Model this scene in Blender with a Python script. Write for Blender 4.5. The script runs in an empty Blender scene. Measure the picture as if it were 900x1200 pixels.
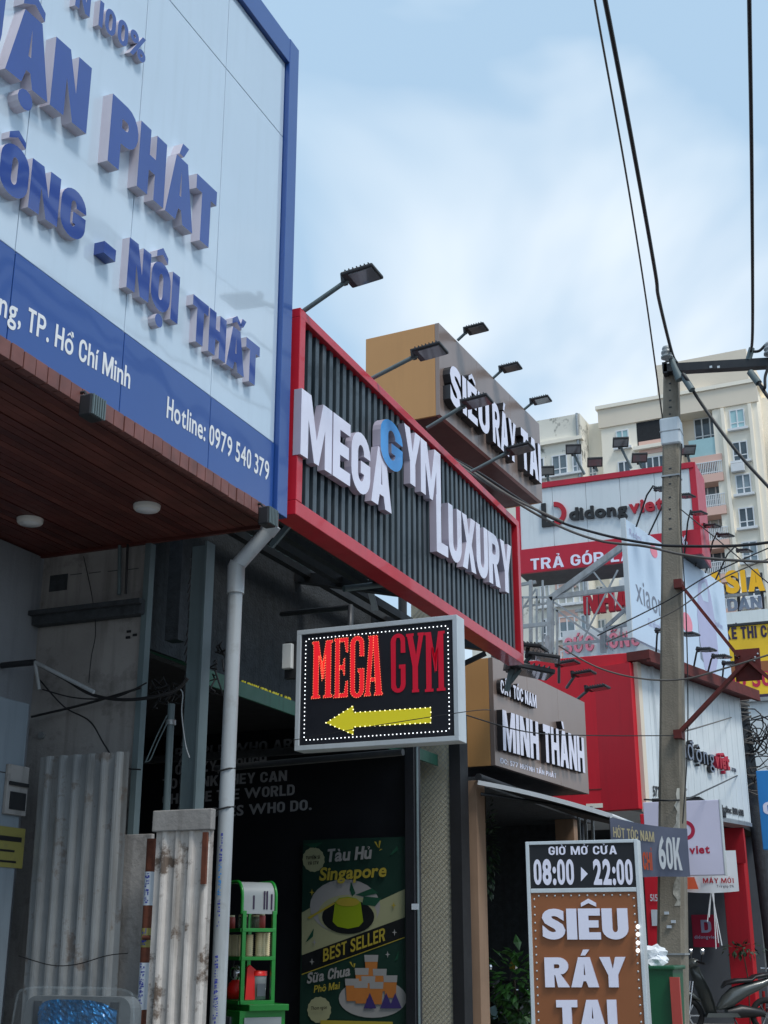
import bpy, bmesh, math, random
from mathutils import Vector, Matrix
random.seed(7)
R = math.radians
sc = bpy.context.scene
COL = sc.collection
# ------------------------------------------------------------------ camera
F_PX, CAM_H = 1500.0, 1.5
PITCH, HEAD = R(18.78), R(22.8)
cam = bpy.data.objects.new('camera', bpy.data.cameras.new('camera'))
COL.objects.link(cam); sc.camera = cam
cam.location = (0, 0, CAM_H)
cam.rotation_euler = (R(90) + PITCH, 0, HEAD)
cam.data.sensor_fit = 'VERTICAL'; cam.data.sensor_height = 36; cam.data.lens = 45
cam.data.clip_end = 1500; cam.data.clip_start = 0.05

def ray(px, py):
    u = (px - 450) / F_PX; v = (600 - py) / F_PX
    f = math.cos(PITCH) - v * math.sin(PITCH); up = math.sin(PITCH) + v * math.cos(PITCH)
    return Vector((-f * math.sin(HEAD) + u * math.cos(HEAD), f * math.cos(HEAD) + u * math.sin(HEAD), up))
def P(px, py, x=None, y=None, z=None):
    """the point of the place seen at a pixel, on the plane x=, y= or z="""
    r = ray(px, py)
    t = x / r.x if x is not None else (y / r.y if y is not None else (z - CAM_H) / r.z)
    return Vector((r.x * t, r.y * t, r.z * t + CAM_H))

# ------------------------------------------------------------------ world, sun, exposure
SUN_EL, SUN_AZ = R(56), R(118)      # azimuth clockwise from +Y
w = bpy.data.worlds.new('World'); sc.world = w; w.use_nodes = True
nt = w.node_tree; nt.nodes.clear()
def N(t, **k):
    n = nt.nodes.new(t)
    for a, b in k.items(): setattr(n, a, b)
    return n
sky = N('ShaderNodeTexSky', sky_type='NISHITA', sun_disc=False, sun_elevation=SUN_EL, sun_rotation=SUN_AZ,
        air_density=1.0, dust_density=1.2, ozone_density=1.2)
tc = N('ShaderNodeTexCoord'); mp = N('ShaderNodeMapping'); mp.inputs['Scale'].default_value = (1, 1, 1.7)
mp.inputs['Rotation'].default_value = (0.3, 0.2, 0.9); mp.inputs['Location'].default_value = (1.35, 0.6, 0.2)
n1 = N('ShaderNodeTexNoise'); n1.inputs['Scale'].default_value = 2.6; n1.inputs['Detail'].default_value = 4.5; n1.inputs['Roughness'].default_value = .48
n1.inputs['Distortion'].default_value = .35
cr = N('ShaderNodeValToRGB'); cr.color_ramp.elements[0].position = .47; cr.color_ramp.elements[1].position = .66
n2 = N('ShaderNodeTexNoise'); n2.inputs['Scale'].default_value = 2.3; n2.inputs['Detail'].default_value = 3
cr2 = N('ShaderNodeValToRGB'); cr2.color_ramp.elements[0].position = .38; cr2.color_ramp.elements[1].position = .66
cr2.color_ramp.elements[0].color = (6.0, 7.3, 8.5, 1); cr2.color_ramp.elements[1].color = (8.8, 9.2, 9.6, 1)
mx = N('ShaderNodeMix', data_type='RGBA'); bg = N('ShaderNodeBackground'); out = N('ShaderNodeOutputWorld')
base = N('ShaderNodeMix', data_type='RGBA'); base.inputs['Factor'].default_value = .8
base.inputs['B'].default_value = (4.5, 6.4, 8.3, 1)
L = nt.links.new
L(tc.outputs['Generated'], mp.inputs['Vector']); L(mp.outputs[0], n1.inputs['Vector']); L(mp.outputs[0], n2.inputs['Vector'])
L(n1.outputs['Fac'], cr.inputs[0]); L(n2.outputs['Fac'], cr2.inputs[0])
L(sky.outputs[0], base.inputs['A'])
sx_ = N('ShaderNodeSeparateXYZ'); L(tc.outputs['Generated'], sx_.inputs[0])
hz = N('ShaderNodeMapRange'); hz.inputs['From Min'].default_value = .1; hz.inputs['From Max'].default_value = .72; hz.inputs['To Min'].default_value = .22; hz.inputs['To Max'].default_value = -.12
L(sx_.outputs['Z'], hz.inputs['Value']); ad = N('ShaderNodeMath', operation='ADD', use_clamp=True); L(hz.outputs[0], ad.inputs[0]); L(cr.outputs[0], ad.inputs[1])
L(ad.outputs[0], mx.inputs['Factor']); L(base.outputs['Result'], mx.inputs['A']); L(cr2.outputs[0], mx.inputs['B'])
L(mx.outputs['Result'], bg.inputs['Color']); bg.inputs['Strength'].default_value = .10; L(bg.outputs[0], out.inputs[0])
sd = bpy.data.lights.new('sun', 'SUN'); sd.energy = 2.0; sd.angle = R(16); sd.color = (1, .96, .9)
so = bpy.data.objects.new('sun', sd); COL.objects.link(so)
sdir = Vector((math.sin(SUN_AZ) * math.cos(SUN_EL), math.cos(SUN_AZ) * math.cos(SUN_EL), math.sin(SUN_EL)))
so.rotation_euler = sdir.to_track_quat('Z', 'Y').to_euler(); so.location = (10, 5, 30)
sc.view_settings.view_transform = 'Standard'; sc.view_settings.look = 'None'
sc.view_settings.exposure = .24; sc.view_settings.gamma = 1
sc.render.resolution_x = 768; sc.render.resolution_y = 1024
sc.cycles.max_bounces = 5; sc.cycles.transparent_max_bounces = 12

# ------------------------------------------------------------------ materials
def srgb(r, g, b):
    f = lambda c: (c / 255 / 12.92) if c / 255 <= .04045 else ((c / 255 + .055) / 1.055) ** 2.4
    return (f(r), f(g), f(b))
MATS = {}
def mat(name, col, rough=.6, metal=0, var=.12, scale=3.0, streak=0, dirt=(.05, .045, .04), bump=0, bscale=60,
        coat=0, emit=None, estr=0, warp=0, spots=0, spotcol=(.1, .09, .08), spotscale=5, alpha=1, trans=0):
    if name in MATS: return MATS[name]
    m = bpy.data.materials.new(name); m.use_nodes = True; t = m.node_tree; b = t.nodes['Principled BSDF']
    b.inputs['Roughness'].default_value = rough; b.inputs['Metallic'].default_value = metal
    if coat: b.inputs['Coat Weight'].default_value = coat; b.inputs['Coat Roughness'].default_value = .04; b.inputs['Coat IOR'].default_value = 1.9 if warp else 1.5
    if trans: b.inputs['Transmission Weight'].default_value = trans
    if alpha < 1: b.inputs['Alpha'].default_value = alpha
    g = t.nodes.new('ShaderNodeNewGeometry')
    def noise(sc_, det=4, vec=None, rg=.55):
        n = t.nodes.new('ShaderNodeTexNoise'); n.inputs['Scale'].default_value = sc_; n.inputs['Detail'].default_value = det
        n.inputs['Roughness'].default_value = rg
        t.links.new(vec or g.outputs['Position'], n.inputs['Vector']); return n
    def ramp(src, a, c):
        r = t.nodes.new('ShaderNodeMapRange'); r.inputs['From Min'].default_value = a; r.inputs['From Max'].default_value = c
        t.links.new(src, r.inputs['Value']); return r.outputs[0]
    def mixc(fac, a, c, mode='MIX'):
        x = t.nodes.new('ShaderNodeMix'); x.data_type = 'RGBA'; x.blend_type = mode
        if isinstance(fac, float): x.inputs['Factor'].default_value = fac
        else: t.links.new(fac, x.inputs['Factor'])
        for v, s in ((a, 'A'), (c, 'B')):
            if isinstance(v, tuple): x.inputs[s].default_value = (*v[:3], 1)
            else: t.links.new(v, x.inputs[s])
        return x.outputs['Result']
    lo = tuple(c * (1 - var) for c in col); hi = tuple(min(1, c * (1 + var)) for c in col)
    c = mixc(ramp(noise(scale, 6).outputs['Fac'], .3, .7), lo, hi)
    if streak:
        mpn = t.nodes.new('ShaderNodeMapping'); mpn.inputs['Scale'].default_value = (9, 9, .7)
        t.links.new(g.outputs['Position'], mpn.inputs['Vector'])
        s = ramp(noise(1.6, 5, mpn.outputs[0]).outputs['Fac'], .5, .78)
        mm = t.nodes.new('ShaderNodeMath'); mm.operation = 'MULTIPLY'; mm.inputs[1].default_value = streak
        t.links.new(s, mm.inputs[0]); c = mixc(mm.outputs[0], c, dirt)
    if spots:
        s = ramp(noise(spotscale, 8, None, .7).outputs['Fac'], .55, .63)
        mm = t.nodes.new('ShaderNodeMath'); mm.operation = 'MULTIPLY'; mm.inputs[1].default_value = spots
        t.links.new(s, mm.inputs[0]); c = mixc(mm.outputs[0], c, spotcol)
    t.links.new(c, b.inputs['Base Color'])
    rr = t.nodes.new('ShaderNodeMapRange'); rr.inputs['To Min'].default_value = rough * .8; rr.inputs['To Max'].default_value = min(1, rough * 1.25)
    t.links.new(noise(scale * 2.3, 4).outputs['Fac'], rr.inputs['Value']); t.links.new(rr.outputs[0], b.inputs['Roughness'])
    if bump or warp:
        bp = t.nodes.new('ShaderNodeBump'); bp.inputs['Strength'].default_value = bump or warp
        bp.inputs['Distance'].default_value = .01 if bump else .04
        t.links.new(noise(bscale if bump else 2.2, 6 if bump else 1).outputs['Fac'], bp.inputs['Height'])
        t.links.new(bp.outputs[0], b.inputs['Normal'])
        if warp and coat: t.links.new(bp.outputs[0], b.inputs['Coat Normal'])
    if emit:
        b.inputs['Emission Color'].default_value = (*emit, 1); b.inputs['Emission Strength'].default_value = estr
    MATS[name] = m; return m

M = dict(
    asphalt=mat('asphalt', (.05, .05, .052), .9, var=.3, scale=8, bump=.6, bscale=200),
    paving=mat('paving', (.22, .21, .19), .85, var=.25, scale=2, bump=.4, bscale=50, spots=.4),
    kerb=mat('kerb_concrete', (.33, .32, .3), .85, var=.2, bump=.4),
    whitepanel=mat('white_composite_panel', srgb(196, 214, 230), .14, var=.03, scale=1.3, coat=.8, warp=.10, streak=.10, dirt=srgb(150, 160, 170)),
    bluepanel=mat('blue_composite_panel', srgb(38, 78, 150), .3, var=.04, scale=1.3, coat=.25, warp=.12),
    blueletter=mat('blue_letter_face', srgb(2, 54, 142), .35, var=.06, coat=.55, warp=.10),
    palemetal=mat('lavender_letter_return', srgb(204, 200, 212), .5, var=.06, streak=.15, dirt=srgb(120, 115, 125)),
    whitetext=mat('white_vinyl', (.8, .82, .84), .5, var=.03),
    soffit=mat('red_brown_boards', srgb(92, 46, 40), .5, var=.2, scale=5, bump=.15, bscale=30),
    soffit2=mat('red_brown_boards_worn', srgb(104, 56, 48), .6, var=.25, scale=4, bump=.15, bscale=30), soffit3=mat('red_brown_boards_dark', srgb(80, 38, 34), .45, var=.2, scale=6, bump=.15, bscale=30),
    fascia=mat('brown_fascia_slats', srgb(120, 76, 70), .55, var=.25, scale=6, streak=.25),
    lampwhite=mat('white_lamp_plastic', (.75, .75, .72), .4, var=.04),
    darkmetal=mat('dark_painted_metal', (.03, .032, .036), .45, metal=.3, var=.25, streak=.2, dirt=(.1, .09, .08)),
    lampglass=mat('lamp_glass', (.16, .17, .18), .12, var=.1, coat=.6),
    steel=mat('galvanised_steel', (.36, .38, .39), .45, metal=.55, var=.2, scale=7, streak=.35, dirt=(.12, .1, .08)),
    greypaint=mat('grey_green_paint', srgb(96, 112, 116), .55, var=.12, streak=.3, dirt=srgb(60, 66, 66)),
    pvc=mat('grey_pvc_pipe', srgb(164, 170, 174), .5, var=.10, spots=.3, spotcol=srgb(120, 118, 112), spotscale=6, streak=.6, dirt=srgb(110, 108, 100)),
    concrete=mat('weathered_concrete', srgb(152, 150, 148), .9, var=.18, scale=2, streak=.5, dirt=srgb(58, 55, 52), bump=.35, bscale=40, spots=.3, spotcol=srgb(70, 66, 62)),
    polecon=mat('pole_concrete', srgb(136, 129, 116), .92, var=.2, scale=3, streak=.5, dirt=srgb(78, 72, 62), bump=.5, bscale=60, spots=.25, spotcol=srgb(90, 84, 72)),
    greywall=mat('grey_rendered_wall', srgb(140, 144, 150), .85, var=.12, scale=2, streak=.35, dirt=srgb(70, 70, 70), bump=.3),
    cabinet=mat('blue_grey_cabinet', srgb(130, 142, 152), .5, var=.08, streak=.3, dirt=srgb(85, 92, 98)),
    corr=mat('grey_corrugated_sheet', srgb(140, 144, 146), .55, metal=.2, var=.2, scale=3, spots=.6, spotcol=srgb(98, 80, 66), spotscale=6, streak=.8, dirt=srgb(84, 80, 74)),
    corrold=mat('peeling_white_sheet', srgb(205, 200, 195), .8, var=.12, scale=6, streak=.85, dirt=srgb(92, 84, 74), spots=.9, spotcol=srgb(92, 74, 60), spotscale=5, bump=.4, bscale=20),
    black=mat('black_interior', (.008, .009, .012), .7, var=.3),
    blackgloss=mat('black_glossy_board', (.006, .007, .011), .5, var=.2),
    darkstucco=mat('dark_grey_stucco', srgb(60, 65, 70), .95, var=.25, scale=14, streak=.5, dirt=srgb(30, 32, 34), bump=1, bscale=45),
    greenroof=mat('green_awning_sheet', srgb(40, 96, 76), .5, var=.15, streak=.4, dirt=srgb(20, 40, 34)),
    redframe=mat('red_frame_paint', srgb(196, 30, 48), .4, var=.08, streak=.25, dirt=srgb(120, 24, 34), coat=.3),
    slatdark=mat('dark_cladding', srgb(56, 68, 76), .4, var=.25, streak=.5, dirt=srgb(96, 100, 104), coat=.2),
    letterwhite=mat('white_acrylic', srgb(232, 232, 250), .3, var=.03, coat=.3),
    letterside=mat('lilac_letter_return', srgb(178, 172, 190), .5, var=.07, streak=.25, dirt=srgb(110, 104, 116)),
    letterblue=mat('sky_blue_acrylic', srgb(50, 150, 225), .3, var=.04, coat=.3),
    letterdark=mat('black_letter_return', (.02, .02, .024), .4, var=.2),
    darkbronze=mat('dark_bronze_sheet', srgb(72, 62, 58), .45, metal=.3, var=.1),
    tan=mat('tan_composite', srgb(200, 148, 92), .4, var=.04, scale=1.2, streak=.12, dirt=srgb(150, 108, 66)),
    bronze=mat('bronze_composite', srgb(150, 132, 124), .3, metal=.35, var=.06, scale=1, streak=.15, dirt=srgb(110, 96, 90)),
    mesh=mat('worn_render', srgb(196, 190, 168), .85, var=.12, scale=1.2, spots=.35, spotcol=srgb(140, 126, 84), spotscale=1.5),
    wire=mat('black_wire', (.012, .012, .014), .5, var=.2),
    cablegrey=mat('grey_cable', (.12, .11, .1), .6, var=.2),
    ledboard=mat('led_sign_black_face', (.006, .007, .013), .5, var=.1),
    ledred=mat('red_lit_letter', (.5, .008, .02), .4, var=.08, emit=(1, .02, .03), estr=.45),
    reddull=mat('red_letter_faint_glow', srgb(190, 14, 44), .4, var=.06, emit=(.8, .01, .05), estr=.12),  # unlit letters; a faint glow is added to brighten their red
    yellow=mat('yellow_vinyl_glow', srgb(226, 212, 34), .45, var=.04, emit=(.9, .8, .05), estr=.12),  # plain vinyl with a slight glow of its own, added for brightness
    ledwhite=mat('white_led', (.9, .9, .9), .3, emit=(.9, .95, 1), estr=1.6),
    ledorange=mat('orange_led', (1, .3, .1), .3, emit=(1, .30, .14), estr=.9),
    ledyellow=mat('yellow_led', (1, .9, .5), .3, emit=(1, .95, .55), estr=1.3),
    alu=mat('aluminium_trim', srgb(205, 212, 216), .35, metal=.3, var=.05, streak=.2, dirt=srgb(140, 140, 140)),
    brownboard=mat('brown_board', srgb(142, 86, 48), .5, var=.05, scale=2),
    redwall=mat('red_shop_wall', srgb(196, 18, 40), .5, var=.06, scale=1.5, streak=.2, dirt=srgb(130, 16, 30)),
    redpanel=mat('red_sign_panel', srgb(186, 18, 48), .4, var=.05, streak=.15, dirt=srgb(150, 20, 36)),
    facade=mat('white_fascia_sheet', srgb(214, 222, 226), .4, var=.04, scale=1.2, streak=.3, dirt=srgb(165, 172, 176)),
    oxide=mat('red_oxide_steel', srgb(98, 36, 32), .7, var=.2, scale=9, streak=.3, dirt=srgb(58, 26, 24)),
    lilacbox=mat('lilac_lightbox', srgb(216, 214, 236), .4, var=.02),
    crimson=mat('crimson_print', srgb(178, 28, 66), .5, var=.03),
    navy=mat('navy_print', srgb(44, 28, 60), .5, var=.03),
    blackprint=mat('black_print', (.012, .012, .014), .5, var=.1),
    paleblue=mat('pale_blue_billboard', srgb(196, 218, 240), .4, var=.03, scale=.6),
    greyprint=mat('grey_print', srgb(120, 130, 148), .5, var=.04),
    lilacprint=mat('lilac_print', srgb(176, 180, 214), .5, var=.04),
    pinkprint=mat('pink_print', srgb(236, 140, 160), .5, var=.04),
    yellowsign=mat('golden_banner', srgb(232, 190, 36), .5, var=.18, scale=.5),
    gold=mat('golden_letter', srgb(240, 180, 10), .4, var=.05),
    redletter=mat('red_channel_letter', srgb(176, 24, 44), .5, var=.06),
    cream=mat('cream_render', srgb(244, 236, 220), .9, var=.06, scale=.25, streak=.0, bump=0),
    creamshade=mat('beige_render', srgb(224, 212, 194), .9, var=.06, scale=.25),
    pinkrender=mat('pink_render', srgb(222, 184, 170), .9, var=.06, scale=.25),
    mould=mat('mouldy_render', srgb(226, 222, 210), .95, var=.1, scale=.3, spots=.9, spotcol=srgb(84, 86, 80), spotscale=.55),
    winframe=mat('white_window_frame', (.7, .72, .74), .5, var=.04),
    winglass=mat('window_glass', srgb(112, 126, 134), .1, var=.5, scale=.6, coat=.4),
    darkglass=mat('dark_window_glass', srgb(70, 82, 90), .1, var=.5, scale=.6, coat=.4), curtain=mat('curtained_glass', srgb(176, 176, 168), .3, var=.3, scale=1.5, coat=.4),
    tealglass=mat('pale_teal_glass', srgb(160, 196, 200), .15, var=.12, scale=.5, coat=.3),
    greenpaint=mat('green_cart_paint', srgb(24, 132, 44), .4, var=.08, coat=.3),
    binGreen=mat('green_bin_plastic', srgb(14, 84, 52), .45, var=.1),
    oldred=mat('faded_red_plastic', srgb(176, 70, 62), .5, var=.1),
    cream2=mat('cream_plastic', srgb(214, 200, 158), .5, var=.05),
    redplastic=mat('red_plastic', srgb(230, 32, 26), .4, var=.05),
    jarglass=mat('jar_glass', srgb(120, 130, 110), .15, var=.2, alpha=.55),
    bluefoil=mat('blue_foil', srgb(4, 96, 150), .14, metal=.6, var=.6, scale=14, bump=1, bscale=30, coat=.3),
    plasticwrap=mat('clear_plastic_wrap', srgb(190, 205, 212), .2, var=.15, bump=1, bscale=18, alpha=.07, coat=.5),
    check=mat('grey_fabric', srgb(92, 98, 102), .9, var=.1),
    checkdark=mat('dark_fabric_stripe', srgb(44, 50, 58), .9, var=.1),
    bannergrey=mat('grey_banner_cloth', srgb(112, 118, 138), .8, var=.1, scale=2, bump=.3, bscale=8),
    tanpillar=mat('tan_pilaster', srgb(150, 122, 100), .8, var=.1, streak=.3, dirt=srgb(100, 82, 70)),
    ochre=mat('ochre_wall', srgb(158, 132, 30), .9, var=.15, streak=.3, dirt=srgb(90, 80, 40)),
    tyre=mat('tyre_rubber', (.012, .012, .013), .8, var=.3),
    scootgrey=mat('grey_scooter_paint', srgb(86, 91, 90), .3, metal=.3, var=.05, coat=.6),
    scootblack=mat('black_scooter_plastic', (.02, .02, .022), .4, var=.2),
    chrome=mat('chrome', (.7, .7, .72), .15, metal=1, var=.05),
    headlight=mat('bright_lamp', (.9, .9, .9), .2, emit=(1, .98, .95), estr=.8),
    bark=mat('bark', (.08, .06, .04), .9, var=.3), leaf=mat('glossy_leaf', srgb(62, 104, 46), .45, var=.6, scale=14),
    leafdark=mat('dark_leaf', srgb(34, 60, 34), .5, var=.35, scale=14),
    bluesign=mat('blue_sign_panel', srgb(40, 132, 205), .4, var=.05),
    posterdark=mat('poster_dark_green', srgb(11, 44, 36), .5, var=.1), postercream=mat('poster_cream', srgb(140, 142, 112), .5, var=.06),
    pudding=mat('poster_lime', srgb(120, 140, 16), .5, var=.05), posterleaf=mat('poster_leaf', srgb(17, 67, 49), .5, var=.1),
    posterblack=mat('poster_black', srgb(10, 14, 18), .5), posteryellow=mat('poster_yellow', srgb(150, 136, 48), .5, var=.05),
    posterwhite=mat('poster_white', srgb(136, 136, 137), .5, var=.03), posterorange=mat('poster_orange', srgb(164, 102, 48), .5, var=.1),
    posterpurple=mat('poster_purple', srgb(51, 40, 96), .5, var=.05),
    sticker=mat('paper_sticker', srgb(190, 200, 210), .6, var=.1), stickerblue=mat('blue_ink', srgb(50, 60, 150), .6),
    dimtext=mat('grey_wall_lettering', srgb(150, 152, 158), .6), rust=mat('rust', srgb(96, 52, 36), .9, var=.3, scale=20),
    yellowplate=mat('yellow_plate', srgb(140, 134, 72), .6, var=.06, spots=.3), orangecloth=mat('orange_cloth', srgb(220, 96, 60), .7),
    whitecloth=mat('white_cloth', srgb(232, 236, 240), .7, var=.05), porcelain=mat('grey_porcelain', srgb(150, 156, 158), .3, var=.1),
    polywhite=mat('translucent_sheet', srgb(120, 150, 150), .5, alpha=.55, var=.15, streak=.4, dirt=srgb(60, 72, 72)),
    gate=mat('pale_shutter', srgb(92, 98, 106), .6, var=.1),
)

# ------------------------------------------------------------------ object helpers
def tag(o, label=None, cat=None, group=None, kind=None):
    if label: o['label'] = label
    if cat: o['category'] = cat
    if group: o['group'] = group
    if kind: o['kind'] = kind
    return o
def thing(name, label, cat, loc=(0, 0, 0), rz=0, group=None):
    o = bpy.data.objects.new(name, None); COL.objects.link(o); o.location = loc; o.rotation_euler = (0, 0, rz)
    o.empty_display_size = .1
    return tag(o, label, cat, group)
class MB:
    def __init__(s): s.v = []; s.f = []; s.mi = []; s.sm = []
    def add(s, vs, fs, mi=0, smooth=False):
        b = len(s.v); s.v += [tuple(v) for v in vs]
        for f in fs: s.f.append(tuple(i + b for i in f)); s.mi.append(mi); s.sm.append(smooth)
        return s
    def box(s, x0, x1, y0, y1, z0, z1, mi=0, bev=0):
        if bev:
            b = min(bev, abs(x1 - x0) * .4, abs(y1 - y0) * .4, abs(z1 - z0) * .4)
            bm = bmesh.new(); bmesh.ops.create_cube(bm, size=1)
            for v in bm.verts:
                v.co = Vector(((x0 + x1) / 2 + v.co.x * (x1 - x0), (y0 + y1) / 2 + v.co.y * (y1 - y0), (z0 + z1) / 2 + v.co.z * (z1 - z0)))
            bmesh.ops.bevel(bm, geom=list(bm.edges), offset=b, segments=2, profile=.5, affect='EDGES')
            bm.verts.index_update(); s.add([v.co for v in bm.verts], [[v.index for v in f.verts] for f in bm.faces], mi); bm.free(); return s
        vs = [(x, y, z) for z in (z0, z1) for y in (y0, y1) for x in (x0, x1)]
        return s.add(vs, [(0, 2, 3, 1), (4, 5, 7, 6), (0, 1, 5, 4), (2, 6, 7, 3), (0, 4, 6, 2), (1, 3, 7, 5)], mi)
    def beam(s, a, b, w, h, mi=0, up=(0, 0, 1)):
        a, b = Vector(a), Vector(b); d = (b - a).normalized(); up = Vector(up)
        if abs(d.dot(up)) > .95: up = Vector((0, 1, 0))
        r = d.cross(up).normalized(); u = r.cross(d)
        vs = []
        for p in (a, b):
            for i, j in ((-1, -1), (1, -1), (1, 1), (-1, 1)): vs.append(p + r * (i * w / 2) + u * (j * h / 2))
        return s.add(vs, [(0, 1, 2, 3), (7, 6, 5, 4), (0, 4, 5, 1), (1, 5, 6, 2), (2, 6, 7, 3), (3, 7, 4, 0)], mi)
    def tube(s, pts, r, n=8, mi=0, caps=True):
        pts = [Vector(p) for p in pts]; rs = r if isinstance(r, (list, tuple)) else [r] * len(pts)
        vs = []; up = Vector((0, 0, 1)); pr = None
        for i, p in enumerate(pts):
            d = (pts[min(i + 1, len(pts) - 1)] - pts[max(i - 1, 0)]).normalized()
            if pr is None:
                pr = d.cross(up)
                if pr.length < .05: pr = d.cross(Vector((0, 1, 0)))
            pr = (pr - d * pr.dot(d)).normalized(); q = d.cross(pr)
            for k in range(n):
                a = 2 * math.pi * k / n; vs.append(p + (pr * math.cos(a) + q * math.sin(a)) * rs[i])
        fs = [(i * n + k, i * n + (k + 1) % n, (i + 1) * n + (k + 1) % n, (i + 1) * n + k) for i in range(len(pts) - 1) for k in range(n)]
        s.add(vs, fs, mi, True)
        if caps: s.add(vs[:n], [tuple(range(n))], mi); s.add(vs[-n:], [tuple(range(n))[::-1]], mi)
        return s
    def prism(s, poly, y0, y1, mi=0, side=None):
        n = len(poly); side = mi if side is None else side
        s.add([(x, y0, z) for x, z in poly], [tuple(range(n))], mi)
        s.add([(x, y1, z) for x, z in poly], [tuple(range(n))[::-1]], mi)
        s.add([(x, y, z) for y in (y0, y1) for x, z in poly], [(i, i + n, (i + 1) % n + n, (i + 1) % n) for i in range(n)], side)
        return s
    def disc(s, c, r, y0, y1, n=24, rz=None, mi=0, a0=0, a1=360):
        rz = rz or r
        k = n if a1 - a0 == 360 else n + 1
        return s.prism([(c[0] + r * math.cos(R(a0 + (a1 - a0) * i / n)), c[1] + rz * math.sin(R(a0 + (a1 - a0) * i / n))) for i in range(k)], y0, y1, mi)
    def lathe(s, c, prof, n=16, mi=0):
        vs = [(c[0] + r * math.cos(2 * math.pi * k / n), c[1] + r * math.sin(2 * math.pi * k / n), c[2] + z) for r, z in prof for k in range(n)]
        fs = [(i * n + k, i * n + (k + 1) % n, (i + 1) * n + (k + 1) % n, (i + 1) * n + k) for i in range(len(prof) - 1) for k in range(n)]
        return s.add(vs, fs, mi, True)
    def build(s, name, mats, parent=None, kind=None, label=None):
        me = bpy.data.meshes.new(name); me.from_pydata(s.v, [], s.f)
        for m in (mats if isinstance(mats, (list, tuple)) else [mats]): me.materials.append(M[m] if isinstance(m, str) else m)
        me.polygons.foreach_set('material_index', s.mi); me.polygons.foreach_set('use_smooth', s.sm); me.update()
        bm = bmesh.new(); bm.from_mesh(me); bmesh.ops.recalc_face_normals(bm, faces=bm.faces); bm.to_mesh(me); bm.free()
        o = bpy.data.objects.new(name, me); COL.objects.link(o); o.parent = parent
        if kind: o['kind'] = kind
        if label: o['label'] = label
        return o
def bx(name, m, parent, *a, bev=0, kind=None, label=None): return MB().box(*a, bev=bev).build(name, m, parent, kind, label)
def copy_tree(o, parent=None):
    c = o.copy(); COL.objects.link(c); c.parent = parent
    for ch in [k for k in bpy.data.objects if k.parent == o]: copy_tree(ch, c)
    return c
def struct(name, mb, m): return mb.build(name, m, None, 'structure')

class Frame:
    """a vertical face: local x to the viewer's right, -y towards the viewer, z up"""
    def __init__(s, a, b=None, rz=None):
        s.o = Vector((a[0], a[1], 0))
        if b is not None:
            d = Vector((b[0] - a[0], b[1] - a[1], 0)); s.len = d.length; s.rz = math.atan2(d.y, d.x)
        else: s.rz = rz
        s.u = Vector((math.cos(s.rz), math.sin(s.rz), 0)); s.n = Vector((-s.u.y, s.u.x, 0))
    def px(s, x, y, off=0):
        """local (u, z) of the pixel on the plane local y = off"""
        r = ray(x, y); c = Vector((0, 0, CAM_H)); o = s.o + s.n * off
        t = (o - c).dot(s.n) / r.dot(s.n); p = c + r * t
        return ((p - s.o).dot(s.u), p.z)
    def W(s, u, y, z): return s.o + s.u * u + s.n * y + Vector((0, 0, z))
    def thing(s, name, label, cat, group=None): return thing(name, label, cat, s.o, s.rz, group)

# ------------------------------------------------------------------ lettering
GC = {}
def glyph(ch, bold):
    k = (ch, bold)
    if k in GC: return GC[k]
    cu = bpy.data.curves.new('t', 'FONT'); cu.body = ch; cu.size = 1; cu.offset = bold; cu.resolution_u = 4; cu.dimensions = '2D'; cu.fill_mode = 'BOTH'
    o = bpy.data.objects.new('t', cu); COL.objects.link(o)
    me = bpy.data.meshes.new_from_object(o.evaluated_get(bpy.context.evaluated_depsgraph_get()))
    bm = bmesh.new(); bm.from_mesh(me); bmesh.ops.remove_doubles(bm, verts=bm.verts, dist=1e-4)
    vs = [(v.co.x, v.co.y) for v in bm.verts]; bm.verts.index_update()
    fs = [tuple(v.index for v in f.verts) for f in bm.faces]
    be = [(e.verts[0].index, e.verts[1].index) for e in bm.edges if len(e.link_faces) == 1]
    bm.free(); bpy.data.objects.remove(o); bpy.data.curves.remove(cu); bpy.data.meshes.remove(me)
    xs = [v[0] for v in vs] or [0]; GC[k] = (vs, fs, be, min(xs), max(xs)); return GC[k]
import unicodedata
from mathutils.geometry import tessellate_polygon
def arc(cx, cy, rx, ry, a0, a1, n=8): return [(cx + rx * math.cos(R(a0 + (a1 - a0) * k / n)), cy + ry * math.sin(R(a0 + (a1 - a0) * k / n))) for k in range(n + 1)]
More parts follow.
